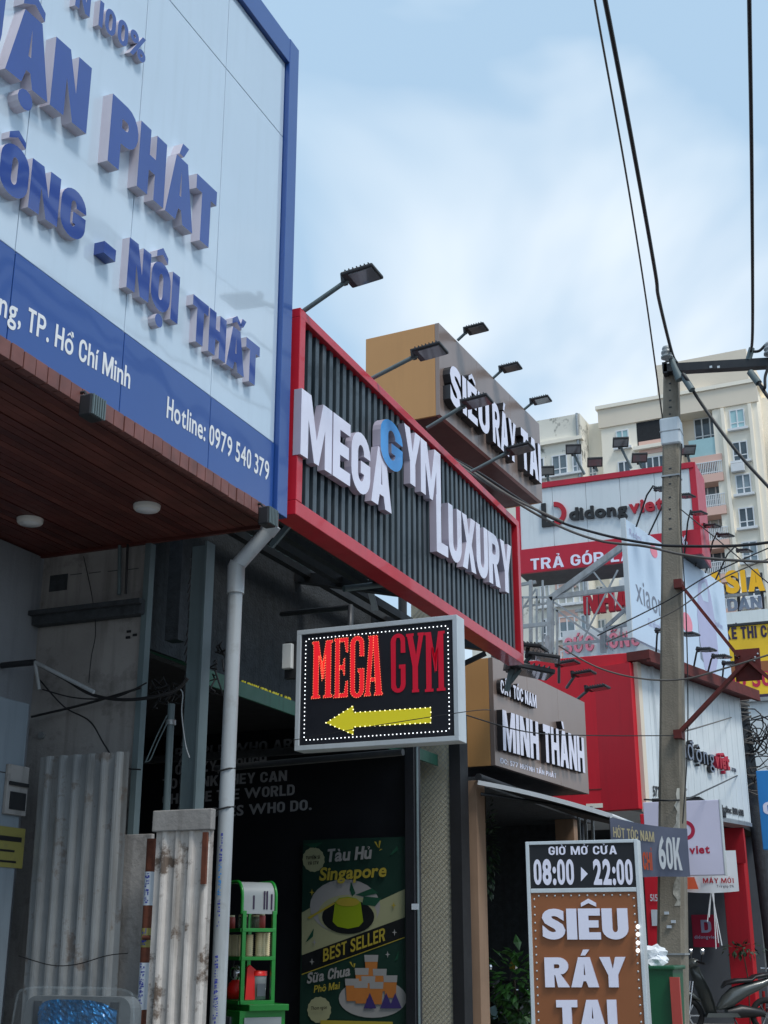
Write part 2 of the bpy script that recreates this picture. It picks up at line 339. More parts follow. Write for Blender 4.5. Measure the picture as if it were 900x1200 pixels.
def bold_loops(c, t):
    """bold grotesque capitals on a unit cap height; t = stem width; returns list of loops groups [outer, hole, ...]"""
    h = t * .86; W_ = {'M': .98, 'N': .76, 'W': 1.1}.get(c, .68)
    if c == 'I': return [[[(0, 0), (t, 0), (t, 1), (0, 1)]]]
    if c == 'L': return [[[(0, 0), (.56, 0), (.56, h), (t, h), (t, 1), (0, 1)]]]
    if c == 'T': return [[[(.31 - t / 2, 0), (.31 + t / 2, 0), (.31 + t / 2, 1 - h), (.62, 1 - h), (.62, 1), (0, 1), (0, 1 - h), (.31 - t / 2, 1 - h)]]]
    if c == 'H': m = .5 - h / 2; return [[[(0, 0), (t, 0), (t, m), (.7 - t, m), (.7 - t, 0), (.7, 0), (.7, 1), (.7 - t, 1), (.7 - t, m + h), (t, m + h), (t, 1), (0, 1)]]]
    if c == 'E': m = .5 - h / 2; return [[[(0, 0), (.58, 0), (.58, h), (t, h), (t, m), (.53, m), (.53, m + h), (t, m + h), (t, 1 - h), (.58, 1 - h), (.58, 1), (0, 1)]]]
    if c == 'M': w_ = .96; q = t * .62; return [[[(0, 0), (t * .95, 0), (t * .95, .60), (w_ / 2 - q / 2, 0), (w_ / 2 + q / 2, 0), (w_ - t * .95, .60), (w_ - t * .95, 0), (w_, 0), (w_, 1), (w_ - t * 1.25, 1), (w_ / 2, .36), (t * 1.25, 1), (0, 1)]]]
    if c == 'N': w_ = .74; return [[[(0, 0), (t, 0), (t, .56), (w_ - t * 1.1, 0), (w_, 0), (w_, 1), (w_ - t, 1), (w_ - t, .44), (t * 1.1, 1), (0, 1)]]]
    if c == 'A': w_ = .78; k = t * 1.08; a = .2; b = a + h * .9; f = lambda y: k + (w_ / 2 - k) * y * .93; return [[[(0, 0), (k, 0), (k + (w_ / 2 - k) * .0 + a * .3, a), (w_ - k - a * .3, a), (w_ - k, 0), (w_, 0), (w_ / 2 + k * .56, 1), (w_ / 2 - k * .56, 1)], [(k + b * .3, b), (w_ - k - b * .3, b), (w_ / 2, .80)]]]
    if c == 'V': w_ = .76; k = t * 1.08; return [[[(w_ / 2 - k * .56, 0), (w_ / 2 + k * .56, 0), (w_, 1), (w_ - k, 1), (w_ / 2, .24), (k, 1), (0, 1)]]]
    if c == 'Y': w_ = .74; k = t * 1.08; return [[[(w_ / 2 - t / 2, 0), (w_ / 2 + t / 2, 0), (w_ / 2 + t / 2, .4), (w_, 1), (w_ - k, 1), (w_ / 2, .60), (k, 1), (0, 1), (w_ / 2 - t / 2, .4)]]]
    if c == 'X': w_ = .74; k = t * 1.1; return [[[(0, 0), (k, 0), (w_ / 2, .34), (w_ - k, 0), (w_, 0), (w_ / 2 + k * .55, .5), (w_, 1), (w_ - k, 1), (w_ / 2, .66), (k, 1), (0, 1), (w_ / 2 - k * .55, .5)]]]
    if c == 'K': return [[[(0, 0), (t, 0), (t, .28), (.31, .43), (.48, 0), (.74, 0), (.44, .58), (.72, 1), (.47, 1), (t, .56), (t, 1), (0, 1)]]]
    w_ = .68; ry = .34; rx = w_ / 2; ix = rx - t; iy = max(ry - h, .04)
    if c in 'O0':
        if c == '0': w_ = .58; rx = w_ / 2; ix = rx - t
        return [[arc(rx, 1 - ry, rx, ry, 0, 180, 10) + arc(rx, ry, rx, ry, 180, 360, 10), arc(rx, 1 - ry, ix, iy, 0, 180, 8) + arc(rx, ry, ix, iy, 180, 360, 8)]]
    if c == 'U': return [[[(0, 1)] + arc(rx, ry, rx, ry, 180, 360, 12) + [(w_, 1), (w_ - t, 1)] + arc(rx, ry, ix, iy, 360, 180, 10) + [(t, 1)]]]
    if c == 'C': return [[[(w_, .62), (w_, 1 - ry)] + arc(rx, 1 - ry, rx, ry, 0, 180, 10) + arc(rx, ry, rx, ry, 180, 360, 10) + [(w_, .38), (w_ - t, .38)] + arc(rx, ry, ix, iy, 360, 180, 8) + arc(rx, 1 - ry, ix, iy, 180, 0, 8) + [(w_ - t, .62)]]]
    if c == 'G': return [[[(w_, .64), (w_, 1 - ry)] + arc(rx, 1 - ry, rx, ry, 4, 180, 10) + arc(rx, ry, rx, ry, 180, 352, 10) + [(w_, .54), (rx - .01, .54), (rx - .01, .54 - h), (w_ - t, .54 - h)] + arc(rx, ry, ix, iy, 352, 180, 8) + arc(rx, 1 - ry, ix, iy, 180, 4, 8) + [(w_ - t, .64)]]]
    if c == 'D': return [[[(0, 0)] + arc(w_ - .34, .34, .34, .34, 270, 360, 7) + arc(w_ - .34, .66, .34, .34, 0, 90, 7) + [(0, 1)], [(t, h)] + arc(w_ - .34, .34, .34 - t, .34 - h, 270, 360, 6) + arc(w_ - .34, .66, .34 - t, .34 - h, 0, 90, 6) + [(t, 1 - h)]]]
    if c in 'PR':
        b = .40; r = (1 - b) / 2; o_ = [(0, 0), (t, 0), (t, b)]
        if c == 'R': o_ += [(.30, b), (w_ - t * 1.15, 0), (w_ + .02, 0), (w_ - t * .85, b + .035)]
        o_ += arc(w_ - r, b + r, r, r, -60 if c == 'R' else -90, 90, 9) + [(0, 1)]
        ir = r - h
        return [[o_, [(t, b + h)] + arc(w_ - r, b + r, max(r - t, .05), ir, -90, 90, 7) + [(t, 1 - h)]]]
    return None
def mark_loops(m, t, cx, top, bot):
    q = t * .62; a = .09
    b = top + .055
    if m == '\u0302': return [[(cx - .2, b), (cx, b + .17 - q * .3), (cx + .2, b), (cx + .2, b + q * .75), (cx, b + .19 + q * .45), (cx - .2, b + q * .75)][::1]]
    if m == '\u0301': return [[(cx - .09, b), (cx + .04, b), (cx + .17, b + .2), (cx - .01, b + .2)]]
    if m == '\u0300': return [[(cx - .04, b), (cx + .09, b), (cx + .01, b + .2), (cx - .17, b + .2)]]
    if m == '\u0309': return [[(cx - .02, b), (cx + .05, b), (cx + .05, b + .04), (cx + .11, b + .09), (cx + .11, b + .16), (cx + .05, b + .21), (cx - .07, b + .21), (cx - .11, b + .17), (cx - .08, b + .13), (cx - .04, b + .16), (cx + .02, b + .16), (cx + .05, b + .13), (cx - .02, b + .08)]]
    if m == '\u0303': return [[(cx - .2, b), (cx - .13, b + .06), (cx - .05, b + .06), (cx + .07, b), (cx + .14, b), (cx + .21, b + .12), (cx + .14, b + .13), (cx + .1, b + .09), (cx + .05, b + .1), (cx - .05, b + .16), (cx - .13, b + .16), (cx - .2, b + .08)]]
    if m == '\u0306': return [arc(cx, b + .16, .18, .16, 180, 360, 8) + arc(cx, b + .16, .1, .08, 360, 180, 8)]
    if m == '\u0323': r = max(t * .5, .07); return [arc(cx, bot - .06 - r, r, r, 0, 330, 11)]
    return None
GF = glyph
NG = {}
def glyph(ch, bold):
    k = (ch, bold)
    if k in NG: return NG[k]
    lo = min(v[1] for v in GF('H', bold)[0]); hi = max(v[1] for v in GF('H', bold)[0]); H_ = hi - lo
    gi = GF('I', bold); t = (gi[4] - gi[3]) / H_
    dec = unicodedata.normalize('NFD', ch); base_ = dec[0]; marks = list(dec[1:])
    if base_ == 'i' and any(m in '\u0301\u0300\u0302\u0309' for m in marks): base_ = '\u0131'
    t = min(t * (1.22 if bold == .036 else 1.04 if bold >= .035 else 1), .27)
    if ch in '0': t = min(t, .2)
    bl = bold_loops(base_, max(t, .1)) if bold > .012 else None
    vs = []; fs = []; be = []
    def addloops(loops):
        flat = [p for l in loops for p in l]; b = len(vs)
        vs.extend((x * H_, lo + y * H_) for x, y in flat)
        fs.extend(tuple(i + b for i in tr) for tr in tessellate_polygon([[Vector((p[0], p[1], 0)) for p in l] for l in loops]))
        n0 = b
        for l in loops:
            be.extend((n0 + i, n0 + (i + 1) % len(l)) for i in range(len(l))); n0 += len(l)
    if bl:
        for g in bl: addloops(g)
    else:
        g = GF(base_, min(bold, .04) + (.012 if bold >= .035 and (base_ == 'S') else 0)); vs.extend(g[0]); fs.extend(g[1]); be.extend(g[2])
    x0, x1 = min(v[0] for v in vs), max(v[0] for v in vs); cx = (x0 + x1) / 2 / H_
    top = (max(v[1] for v in vs) - lo) / H_; bot = (min(v[1] for v in vs) - lo) / H_
    for m in sorted(marks, key=lambda c: {'\u0302': 0, '\u0306': 0, '\u031b': 0}.get(c, 1)):
        if m == '\u031b': addloops([[(x1 / H_ - .03, top - .12), (x1 / H_ + .04, top - .1), (x1 / H_ + .1, top + .06), (x1 / H_ + .0, top + .06), (x1 / H_ - .0, top - .0)]]); continue
        ml = mark_loops(m, max(t, .12), cx + (.24 if m in '\u0301\u0309\u0300' and '\u0302' in marks else 0), top + (.10 if m in '\u0301\u0309\u0300' and '\u0302' in marks else 0), bot)
        if ml: addloops(ml)
    NG[k] = (vs, fs, be, x0, max(x1, max(v[0] for v in vs) if '\u031b' in marks else x1)); return NG[k]
def layout(text, bold, gap):
    pen = 0; out = []
    for ch in text:
        if ch == ' ': pen += .26; continue
        g = glyph(ch, bold); out.append((ch, pen - g[3])); pen += g[4] - g[3] + gap
    return out, pen - gap
def cap_h(bold):
    g = glyph('H', bold); ys = [v[1] for v in g[0]]; return min(ys), max(ys)
def write(text, parent, p0, p1, cap, y, depth=.0, mats=('whitetext',), bold=.03, gap=.11, name='letter', joined=None, slant=0, special=None):
    """text from baseline start p0 to baseline end p1 (local u,z); cap = capital height; front at y-depth"""
    lay, tot = layout(text, bold, gap); lo, hi = cap_h(bold); sz = cap / (hi - lo)
    sx = (p1[0] - p0[0]) / tot; sl = (p1[1] - p0[1]) / (p1[0] - p0[0]) if p1[0] != p0[0] else 0
    acc = MB(); made = []
    for i, (ch, off) in enumerate(lay):
        vs, fs, be, _, _ = glyph(ch, bold); mb = acc if joined else MB()
        def T(v, yy):
            X = p0[0] + (v[0] + off) * sx; Z = (v[1] - lo) * sz
            return (X + slant * Z, yy, p0[1] + Z + (X - p0[0]) * sl)
        f = y - depth
        mb.add([T(v, f) for v in vs], fs, 0)
        if depth > .003: mb.add([T(v, f) for v in vs] + [T(v, y) for v in vs], [(a, b, b + len(vs), a + len(vs)) for a, b in be], 1 if len(mats) > 1 else 0)
        if not joined:
            mm = special.get(i, mats) if special else mats
            made.append(mb.build(name, mm, parent))
    if joined: made.append(acc.build(joined, mats, parent))
    return made
def writepx(fr, parent, text, a, b, top, y=0, depth=0, **k):
    """baseline start pixel a, baseline end pixel b, top = pixel at capital height over the start"""
    p0 = fr.px(*a, off=y - depth); p1 = fr.px(*b, off=y - depth); t = fr.px(*top, off=y - depth)
    return write(text, parent, p0, p1, t[1] - p0[1], y, depth, **k)

# ------------------------------------------------------------------ ground
struct('ground', MB().box(-400, 400, -300, 600, -.6, -.13), 'asphalt')
struct('road', MB().box(-.6, 14, -30, 300, -.3, -.12), 'asphalt')
pv = struct('pavement', MB().box(-30, -.85, -8, 60, -.3, -.004), 'paving')
kb = struct('kerb', MB().box(-.85, -.6, -8, 60, -.3, .0, bev=.015), 'kerb')
struct('lane_line', MB().box(6.6, 6.75, -30, 200, -.2, -.116), 'whitetext')
t0 = None
for i in range(4):
    for j in range(44):
        x = -4.9 + i * .95 + .02; y = 8 + j * .5
        if y > 29.5: continue
        if t0 is None: t0 = bx('paving_slab', 'kerb', pv, 0, .93, 0, .48, -.02, .012, bev=.006); o = t0
        else: o = t0.copy(); COL.objects.link(o)
        o.location = (x, y, random.uniform(-.003, .002)); o.parent = pv
SX = -3.5
# ------------------------------------------------------------------ left shop: sign, canopy, walls
FS = Frame((SX, 0), rz=R(90))
Y0, Y1 = 1.4, 6.70
t = FS.thing('shop_sign', 'huge white and blue composite shop sign with raised blue letters at the left', 'shop sign')
seams = [Y0 + .05, 2.3, 3.17, 4.04, 4.91, 5.78, 6.56]
for i in range(6):
    a, b = seams[i], seams[i + 1]
    for z0, z1 in ((4.47, 6.70), (6.706, 7.30)):
        bx('panel', 'whitepanel', t, a + .003, b - .003, 0, .04, z0, z1, bev=.003)
    bx('blue_panel', 'bluepanel', t, a + .003, b - .003, -.004, .04, 4.02, 4.464, bev=.003)
bx('blue_border', 'bluepanel', t, Y0, 6.70, -.03, .04, 7.305, 7.50, bev=.004)
bx('blue_border', 'bluepanel', t, 6.565, 6.70, -.033, .34, 4.015, 7.505, bev=.004)
bx('backing_frame', 'darkmetal', t, Y0, 6.56, .05, .3, 4.05, 7.45)
D = .06
for txt, a, b, tp in (('ẬN', (6, 80), (101, 157), (10, -8)), ('PHÁT', (126, 188), (251, 296), (127, 104))):
    writepx(FS, t, txt, a, b, tp, 0, D, mats=('blueletter', 'palemetal'), bold=.036, gap=.035)
u1 = FS.px(6, 80, off=-D)[0]; z1 = FS.px(6, 80, off=-D)[1]
write('U', t, (u1 - .34, z1 + .01), (u1 - .045, z1), .44, 0, D, ('blueletter', 'palemetal'), .035)
for txt, a, b, tp in (('ÔNG', (-3, 218), (98, 288), (-2, 154)), ('NỘI', (148, 336), (208, 380), (150, 276)), ('THẤT', (224, 396), (303, 455), (226, 344))):
    writepx(FS, t, txt, a, b, tp, 0, .045, mats=('blueletter', 'palemetal'), bold=.036, gap=.035)
q = FS.px(120, 290, off=-.05); q2 = FS.px(134, 296, off=-.05)
bx('hyphen', ['blueletter'], t, q[0], q2[0], -.06, 0, q[1] - .03, q[1] + .035)
writepx(FS, t, 'N 100%', (88, 6), (170, 76), (89, -26), 0, .035, mats=('blueletter', 'palemetal'), bold=.03, gap=.08)
writepx(FS, t, 'ng, TP. Hồ Chí Minh', (-2, 368), (152, 456), (-2, 338), -.004, .002, bold=.016, gap=.07, joined='printed_address')
writepx(FS, t, 'Hotline: 0979 540 379', (195, 489), (315, 564), (195, 463), -.004, .002, bold=.016, gap=.08, joined='printed_phone_number')

c = thing('canopy', 'dark red brown board canopy hanging under the large blue and white sign', 'canopy')
XB = -5.24
c_b = MB().box(XB - 1.2, SX - .02, Y0, 6.60, 3.97, 4.10).build('ceiling_board', 'soffit', c)
nb = 36
for i in range(nb):
    x1_ = SX - .03 - i * .058
    dz_ = random.uniform(-.002, .003); o = bx('board', random.choice(('soffit', 'soffit', 'soffit2', 'soffit3')), c, x1_ - .052, x1_, Y0, 6.595, 3.957 + dz_, 3.972)
bx('edge_trim', 'soffit', c, XB - 1.2, SX - .005, 6.60, 6.625, 3.94, 4.0)
sl = None
for i in range(50):
    y = 2.2 + i * .088
    if sl is None: sl = bx('fascia_slat', 'fascia', c, -.012, .03, 0, .080, 0, .085, bev=.002); o = sl
    else: o = sl.copy(); COL.objects.link(o)
    o.location = (SX + .0 + random.uniform(-.003, .003), y, 3.925 + random.uniform(-.002, .002)); o.parent = c
bx('fascia_backing', 'soffit', c, SX - .03, SX - .014, Y0, 6.58, 3.93, 4.015)
for (px, py), lab in (((35, 613), 'round white downlight in the brown canopy nearest the left edge'), ((172, 597), 'round white downlight in the brown canopy near its outer right corner')):
    p = P(px, py, z=3.93)
    d = thing('downlight', lab, 'downlight', (p.x, p.y, 3.955), 0, 'downlights in the brown canopy')
    MB().lathe((0, 0, 0), [(.0, -.03), (.07, -.03), (.078, -.02), (.08, 0)], 24).build('lamp_body', 'lampwhite', d)
    MB().lathe((0, 0, 0), [(0, -.034), (.06, -.034), (.06, -.028)], 24).build('diffuser', 'whitetext', d)
for (px, py), lab in (((108, 478), 'small dark floodlight clamped to the middle of the brown fascia edge'), ((314, 606), 'small grey floodlight clamped to the right end of the brown fascia')):
    p = P(px, py, x=SX + .1)
    d = thing('small_floodlight', lab, 'floodlight', (p.x, p.y, p.z), 0, 'small floodlights on the brown fascia')
    MB().box(-.04, .03, -.05, .05, -.055, .055, bev=.008).build('lamp_body', 'darkmetal', d)
    mb = MB()
    for k in range(6): mb.box(.031, .04, -.045 + k * .018, -.037 + k * .018, -.05, .05)
    mb.build('cooling_fins', 'greypaint', d)
    MB().tube([(-.02, 0, .05), (-.05, 0, .09), (-.1, 0, .09)], .008, 6).build('bracket', 'darkmetal', d)

# walls under the canopy
b = thing('left_shop_building', 'shadowed grey rendered shop building under the brown canopy at the left edge', 'building')
bx('side_wall', 'greywall', b, XB - .2, XB, -2, 6.64, 0, 3.95)
ew = bx('end_wall', 'concrete', b, XB - .2, -4.43, 6.64, 6.70, 0, 3.96)
bx('upper_wall', 'greywall', b, XB - 3, XB - .9, -2, 6.84, 3.6, 7.2)
bx('roof_slab', 'greywall', b, XB - 3, SX - .35, -2, 6.55, 4.15, 4.3)
bx('wall_beam', 'darkstucco', b, XB + .003, -4.40, 6.56, 6.64, 3.47, 3.57, bev=.01)
bx('wall_beam', 'darkstucco', b, XB + .004, -4.39, 6.52, 6.56, 3.53, 3.56)
bx('corner_strip', 'greypaint', b, -4.425, -4.385, 6.60, 6.66, 0, 3.94)
bx('hanging_duct', 'darkstucco', b, -4.50, -4.40, 7.0, 7.1, 3.4, 4.4)
MB().tube([(-4.62, 6.60, 3.95), (-4.60, 6.60, 3.62)], .012, 6).build('conduit', 'greypaint', b)
MB().tube([(-4.56, 6.60, 3.95), (-4.55, 6.60, 3.62)], .009, 6).build('conduit', 'darkmetal', b)
for hx, hy in ((151, 740), (158, 744), (150, 747)):
    q_ = P(hx, hy, y=6.636); bx('wall_hole', 'black', b, q_.x - .016, q_.x + .016, 6.632, 6.64, q_.z - .008, q_.z + .008, bev=.003)
q_ = P(49, 862, y=6.63); MB().tube([(q_.x, 6.62, q_.z), (q_.x, 6.64, q_.z)], .022, 14).build('wall_cap', 'steel', b)
q_ = P(70, 690, y=6.63); bx('wall_patch', 'darkstucco', b, q_.x - .09, q_.x + .05, 6.636, 6.64, q_.z - .01, q_.z + .10)
for k in range(5):
    q_ = P(60 + 22 * k, 676 - 2 * k, y=6.636); bx('wall_joint', 'darkstucco', b, q_.x, q_.x + .09, 6.637, 6.6405, q_.z, q_.z + .004)
# cabinet
p = P(35, 825, x=-4.98)
cb = thing('wall_cabinet', 'blue grey metal meter cabinet against the left wall carrying a yellow plate', 'cabinet', (-5.24, p.y, 0))
bx('cabinet_body', 'cabinet', cb, 0, .26, -1.6, 0, .0, p.z, bev=.006)
a1 = P(7, 895, x=-4.98); a2 = P(26, 957, x=-4.98)
hb = bx('lock_plate', 'concrete', cb, .26, .285, a1.y - p.y, a2.y - p.y, a2.z, a1.z, bev=.005)
bx('lock_slot', 'darkmetal', hb, .286, .292, a1.y - p.y + .03, a2.y - p.y - .02, a2.z + .03, a2.z + .13)
bx('lock_slot', 'darkmetal', hb, .286, .30, a1.y - p.y + .01, a2.y - p.y - .01, a1.z - .12, a1.z - .10)
a1 = P(-6, 967, x=-4.98); a2 = P(25, 1018, x=-4.98)
yp = bx('yellow_plate', 'yellowplate', cb, .26, .266, a1.y - p.y, a2.y - p.y, a2.z, a1.z)
for k, (w_, h_) in enumerate(((1, .028), (.75, .012), (.85, .012))):
    zc = a1.z - .08 - k * .06
    bx('printed_line', 'blackprint', yp, .2665, .268, a1.y - p.y + .02, a1.y - p.y + .02 + (a2.y - a1.y - .05) * w_, zc, zc + h_)
bx('door_seam', 'darkmetal', cb, .2605, .262, -1.5, -.0, P(0, 905, x=-4.98).z, P(0, 905, x=-4.98).z + .006)

# corrugated sheets
nm_ = thing('sheet_fixings', 'row of rusty roofing nails along the top of the tall corrugated sheet', 'nails')
for k in range(6): MB().lathe((0, 0, 0), [(0, 0), (.007, 0), (.007, .004), (0, .006)], 8).build('nail', 'rust', nm_); 
for k, ch in enumerate([c for c in bpy.data.objects if c.parent == nm_]): ch.location = (-4.87 + k * .098, 6.378, 2.52); ch.rotation_euler = (R(90), 0, 0)
def corrugated(name, label, x0, x1, y, z0, z1, pitch, m, lean=0, group=None, d=.03, ragged=0, parent=None):
    o = MB(); n = int((x1 - x0) / pitch * 8); vs = []; prof = [0, 0, 0, 0, .12, 1, 1, .85]
    rows = [0, .33, .66, 1]
    for zi, zt in enumerate(rows):
        for i in range(n + 1):
            x = x0 + (x1 - x0) * i / n
            h = prof[i % 8] * d
            z = z0 + (z1 - z0) * zt + (random.uniform(-ragged, ragged) if zi in (0, 3) else 0)
            vs.append((x + lean * (1 - zt), y - h, z))
    fs = [(j * (n + 1) + i, j * (n + 1) + i + 1, (j + 1) * (n + 1) + i + 1, (j + 1) * (n + 1) + i) for j in range(3) for i in range(n)]
    o.add(vs, fs); vs2 = [(v[0], v[1] + .004, v[2]) for v in vs]; o.add(vs2, fs)
    ob = o.build(name, m, parent)
    if parent is None: tag(ob, label, 'metal sheet', group)
    return ob
corrugated('corrugated_sheet', 'tall grey corrugated metal sheet leaning on the concrete wall at the left', -4.93, -4.30, 6.38, .35, 2.585, .098, 'corr', lean=.03, group=None)
bx('plank', 'concrete', None, -4.36, -4.17, 6.47, 6.5, .2, 2.12, bev=.004)
tag(bpy.data.objects['plank'], 'weathered grey board standing between the corrugated sheet and the stickered pipe', 'plank')
gatep = thing('gate_panel', 'peeling white corrugated gate panel with a grey top rail and a rust patch', 'gate panel', (0, 0, 0))
corrugated('sheet', None, -4.03, -3.665, 6.3, .1, 2.16, .085, 'corrold', ragged=.004, parent=gatep, d=.022)
bx('top_rail', 'concrete', gatep, -4.04, -3.66, 6.262, 6.31, 2.11, 2.225, bev=.006)
r1 = P(240, 975, y=6.26); r2 = P(236, 1036, y=6.26)
bx('rust_patch', 'rust', gatep, r2.x - .008, r1.x + .014, 6.262, 6.28, r2.z, r1.z)

def stickered(px, y, r, z0, z1, name, label, m, stick):
    o = thing(name, label, 'pipe', (px, y, 0))
    MB().tube([(0, 0, z0), (0, 0, z1)], r, 14).build('tube', m, o)
    for a, b_, mm in stick:
        vs = []
        st = MB(); st.tube([(0, 0, a), (0, 0, b_)], r + .0015, 14, caps=False); so_ = st.build('sticker', mm, o)
        ink = MB(); z = a + .01
        while z < b_ - .012:
            h = random.uniform(.005, .016); rr = r + .003
            for A in (-1.75, -1.45, -1.15):
                if random.random() < .3: continue
                A += random.uniform(-.06, .06); wd = random.uniform(.05, .22); dz0 = random.uniform(0, .006)
                vs = [(rr * math.cos(A + wd * (k - 1)), rr * math.sin(A + wd * (k - 1)), z + dz0 + dz) for dz in (0, h * random.uniform(.4, 1)) for k in range(3)]
                ink.add(vs, [(k, k + 1, k + 4, k + 3) for k in range(2)], 0, True)
            z += h + random.uniform(.001, .006)
        ink.build('printed_text', 'stickerblue', so_)
    return o
sp = stickered(P(174, 1050, y=6.35).x, 6.35, .026, .1, 2.08, 'sticker_pipe', 'old rusty gate pipe wrapped in blue printed stickers beside the peeling panel', 'rust',
          [(1.72, 1.9, 'sticker'), (1.18, 1.42, 'sticker'), (1.5, 1.6, 'yellowplate')])
MB().tube([(.0, -.03, 1.55), (.07, -.03, 1.55)], .012, 8).build('hinge', 'rust', sp)
# steel channel post and thin post
cp = thing('steel_post', 'grey green steel channel post running up to the brown canopy', 'post', (0, 0, 0))
a1 = P(230, 800, y=6.75)
bx('web', 'greypaint', cp, a1.x - .075, a1.x + .055, 6.75, 6.762, 0, 3.93)
bx('flange', 'greypaint', cp, a1.x + .048, a1.x + .062, 6.70, 6.80, 0, 3.94)
mb = MB()
for i in range(60): mb.tube([(a1.x - .105 + .01 * math.sin(i), 6.78, .5 + i * .057), (a1.x - .09, 6.775, .55 + i * .057)], .006, 5)
mb.build('twisted_wire', 'darkmetal', cp, 'stuff')
tp = thing('thin_post', 'thin grey steel tube post ending below the channel post with tied wires', 'post', (0, 0, 0))
a1 = P(201, 825, y=6.75)
MB().tube([(a1.x + .02, 6.75, 0), (a1.x, 6.75, a1.z)], .022, 12).build('tube', 'greypaint', tp)
MB().tube([(a1.x + .002, 6.75, a1.z - .13), (a1.x + .002, 6.75, a1.z - .1)], .032, 12).build('clamp', 'steel', tp)
# downpipe
dp = thing('downpipe', 'pale grey plastic rain downpipe bending up to the canopy corner', 'pipe')
A = P(256, 1150, y=6.45); B = P(276, 690, y=6.45); C = P(277, 664, y=6.45); Dp = P(318, 618, y=6.5)
MB().tube([(A.x, 6.45, 0), (B.x, 6.45, B.z)], .043, 20).build('pipe', 'pvc', dp)
MB().tube([B + Vector((0, 0, -.03)), C, C + Vector((.012, 0, .02))], .052, 20).build('pipe_elbow', 'pvc', dp)
MB().tube([C, (Dp.x, Dp.y, Dp.z)], .045, 20).build('pipe', 'pvc', dp)
MB().tube([Dp + Vector((-.03, 0, -.03)), Dp + Vector((.015, 0, .02))], .052, 20).build('pipe_collar', 'pvc', dp)
for py0, py1, mm in ((978, 1010, 'sticker'), (1012, 1050, 'bluesign'), (1055, 1090, 'sticker'), (1120, 1200, 'sticker')):
    z1_ = P(255, py0, y=6.4).z; z0_ = P(255, py1, y=6.4).z
    ink = MB(); z = z0_
    while z < z1_:
        h = random.uniform(.005, .016); rr = .0445
        for A0 in (-1.5, -1.3, -1.1):
            if random.random() < .3: continue
            Ac = A0 + random.uniform(-.04, .04); wd = random.uniform(.04, .13); dz0 = random.uniform(0, .006)
            vs = [(A.x + rr * math.cos(Ac + wd * (k - 1)), 6.45 + rr * math.sin(Ac + wd * (k - 1)), z + dz0 + dz) for dz in (0, h * random.uniform(.4, 1)) for k in range(3)]
            ink.add(vs, [(k, k + 1, k + 4, k + 3) for k in range(2)], 0, True)
        z += h + random.uniform(.001, .006)
    ink.build('printed_advert', 'stickerblue' if mm == 'sticker' else 'bluesign', dp, 'stuff')
for pz in (950, 905):
    z_ = P(262, pz, y=6.45).z; MB().tube([(A.x - .06, 6.46, z_), (A.x - .02, 6.395, z_), (A.x + .04, 6.41, z_ + .015), (A.x + .05, 6.46, z_ + .02)], .005, 6).build('wire_tie', 'wire', dp)

# bent tube bracket on the left wall
q = thing('tube_bracket', 'white bent tube bracket sticking out from the left grey wall', 'bracket')
a, b_, c_ = P(41, 776, y=6.3), P(110, 811, y=6.3), P(46, 808, y=6.3)
MB().tube([a, b_], .012, 8).build('long_arm', 'pvc', q); MB().tube([a, c_], .011, 8).build('short_arm', 'pvc', q)
MB().tube([a + Vector((-.25, .0, 0)), a], .02, 8).build('mount', 'darkmetal', q)

def cable(name, label, pts, r=.008, m='wire', group='loose cables', cat='cable', sag=0, parent=None, n=8):
    pts = [Vector(p) for p in pts]
    out = []
    for i in range(len(pts) - 1):
        p0 = pts[max(i - 1, 0)]; p1 = pts[i]; p2 = pts[i + 1]; p3 = pts[min(i + 2, len(pts) - 1)]
        for k in range(n):
            t_ = k / n; t2 = t_ * t_; t3 = t2 * t_
            v = .5 * ((2 * p1) + (-p0 + p2) * t_ + (2 * p0 - 5 * p1 + 4 * p2 - p3) * t2 + (-p0 + 3 * p1 - 3 * p2 + p3) * t3)
            v.z -= sag * 4 * t_ * (1 - t_); out.append(v)
    out.append(pts[-1])
    o = MB().tube(out, r, 6).build(name, m, parent)
    if parent is None: tag(o, label, cat, group)
    return o
def pxs(y, *pp): return [P(a, b, y=y) for a, b in pp]
cable('cable', 'thick cable sagging from the white bent bracket to the steel post', pxs(6.5, (40, 776), (75, 795), (108, 814), (150, 820), (200, 812), (220, 795)), .011)
cable('cable', 'straight cable crossing the concrete wall rising to the right', pxs(6.55, (37, 840), (100, 825), (165, 806)), .008)
cable('cable', 'thin cable looping down the concrete wall to the corrugated sheet top', pxs(6.55, (45, 795), (75, 828), (105, 845), (122, 872), (140, 897), (165, 902)), .005)
cable('cable', 'hairline wire hanging down the middle of the concrete wall', pxs(6.6, (98, 652), (108, 700), (112, 740), (107, 770), (104, 800)), .003)
cable('cable', 'thin wire tied low across the corrugated sheet', pxs(6.32, (22, 1120), (60, 1131), (90, 1130), (125, 1120), (150, 1117)), .003)
cable('cable', 'crossing grey cable from bracket to dark gap', pxs(6.5, (50, 808), (90, 818), (135, 817), (172, 800)), .005)
cable('cable', 'pale wire looping from the thin post to the channel post', pxs(6.7, (207, 806), (214, 812), (213, 835), (217, 870), (222, 888)), .004, 'pvc')
cable('cable', 'wire running from the thin post down to the left corner strip', pxs(6.7, (196, 838), (185, 860), (171, 892)), .004, 'greypaint')
cable('cable', 'second wire from the thin post looping to the left corner strip', pxs(6.7, (197, 845), (184, 872), (176, 890), (170, 893)), .004, 'greypaint')
mb = MB()
for k in range(14):
    ax, ay = random.uniform(180, 232), random.uniform(795, 830)
    pts = pxs(6.9, *[(ax + random.uniform(-14, 14), ay + random.uniform(-14, 14)) for _ in range(4)]); mb.tube(pts, random.uniform(.004, .009), 5)
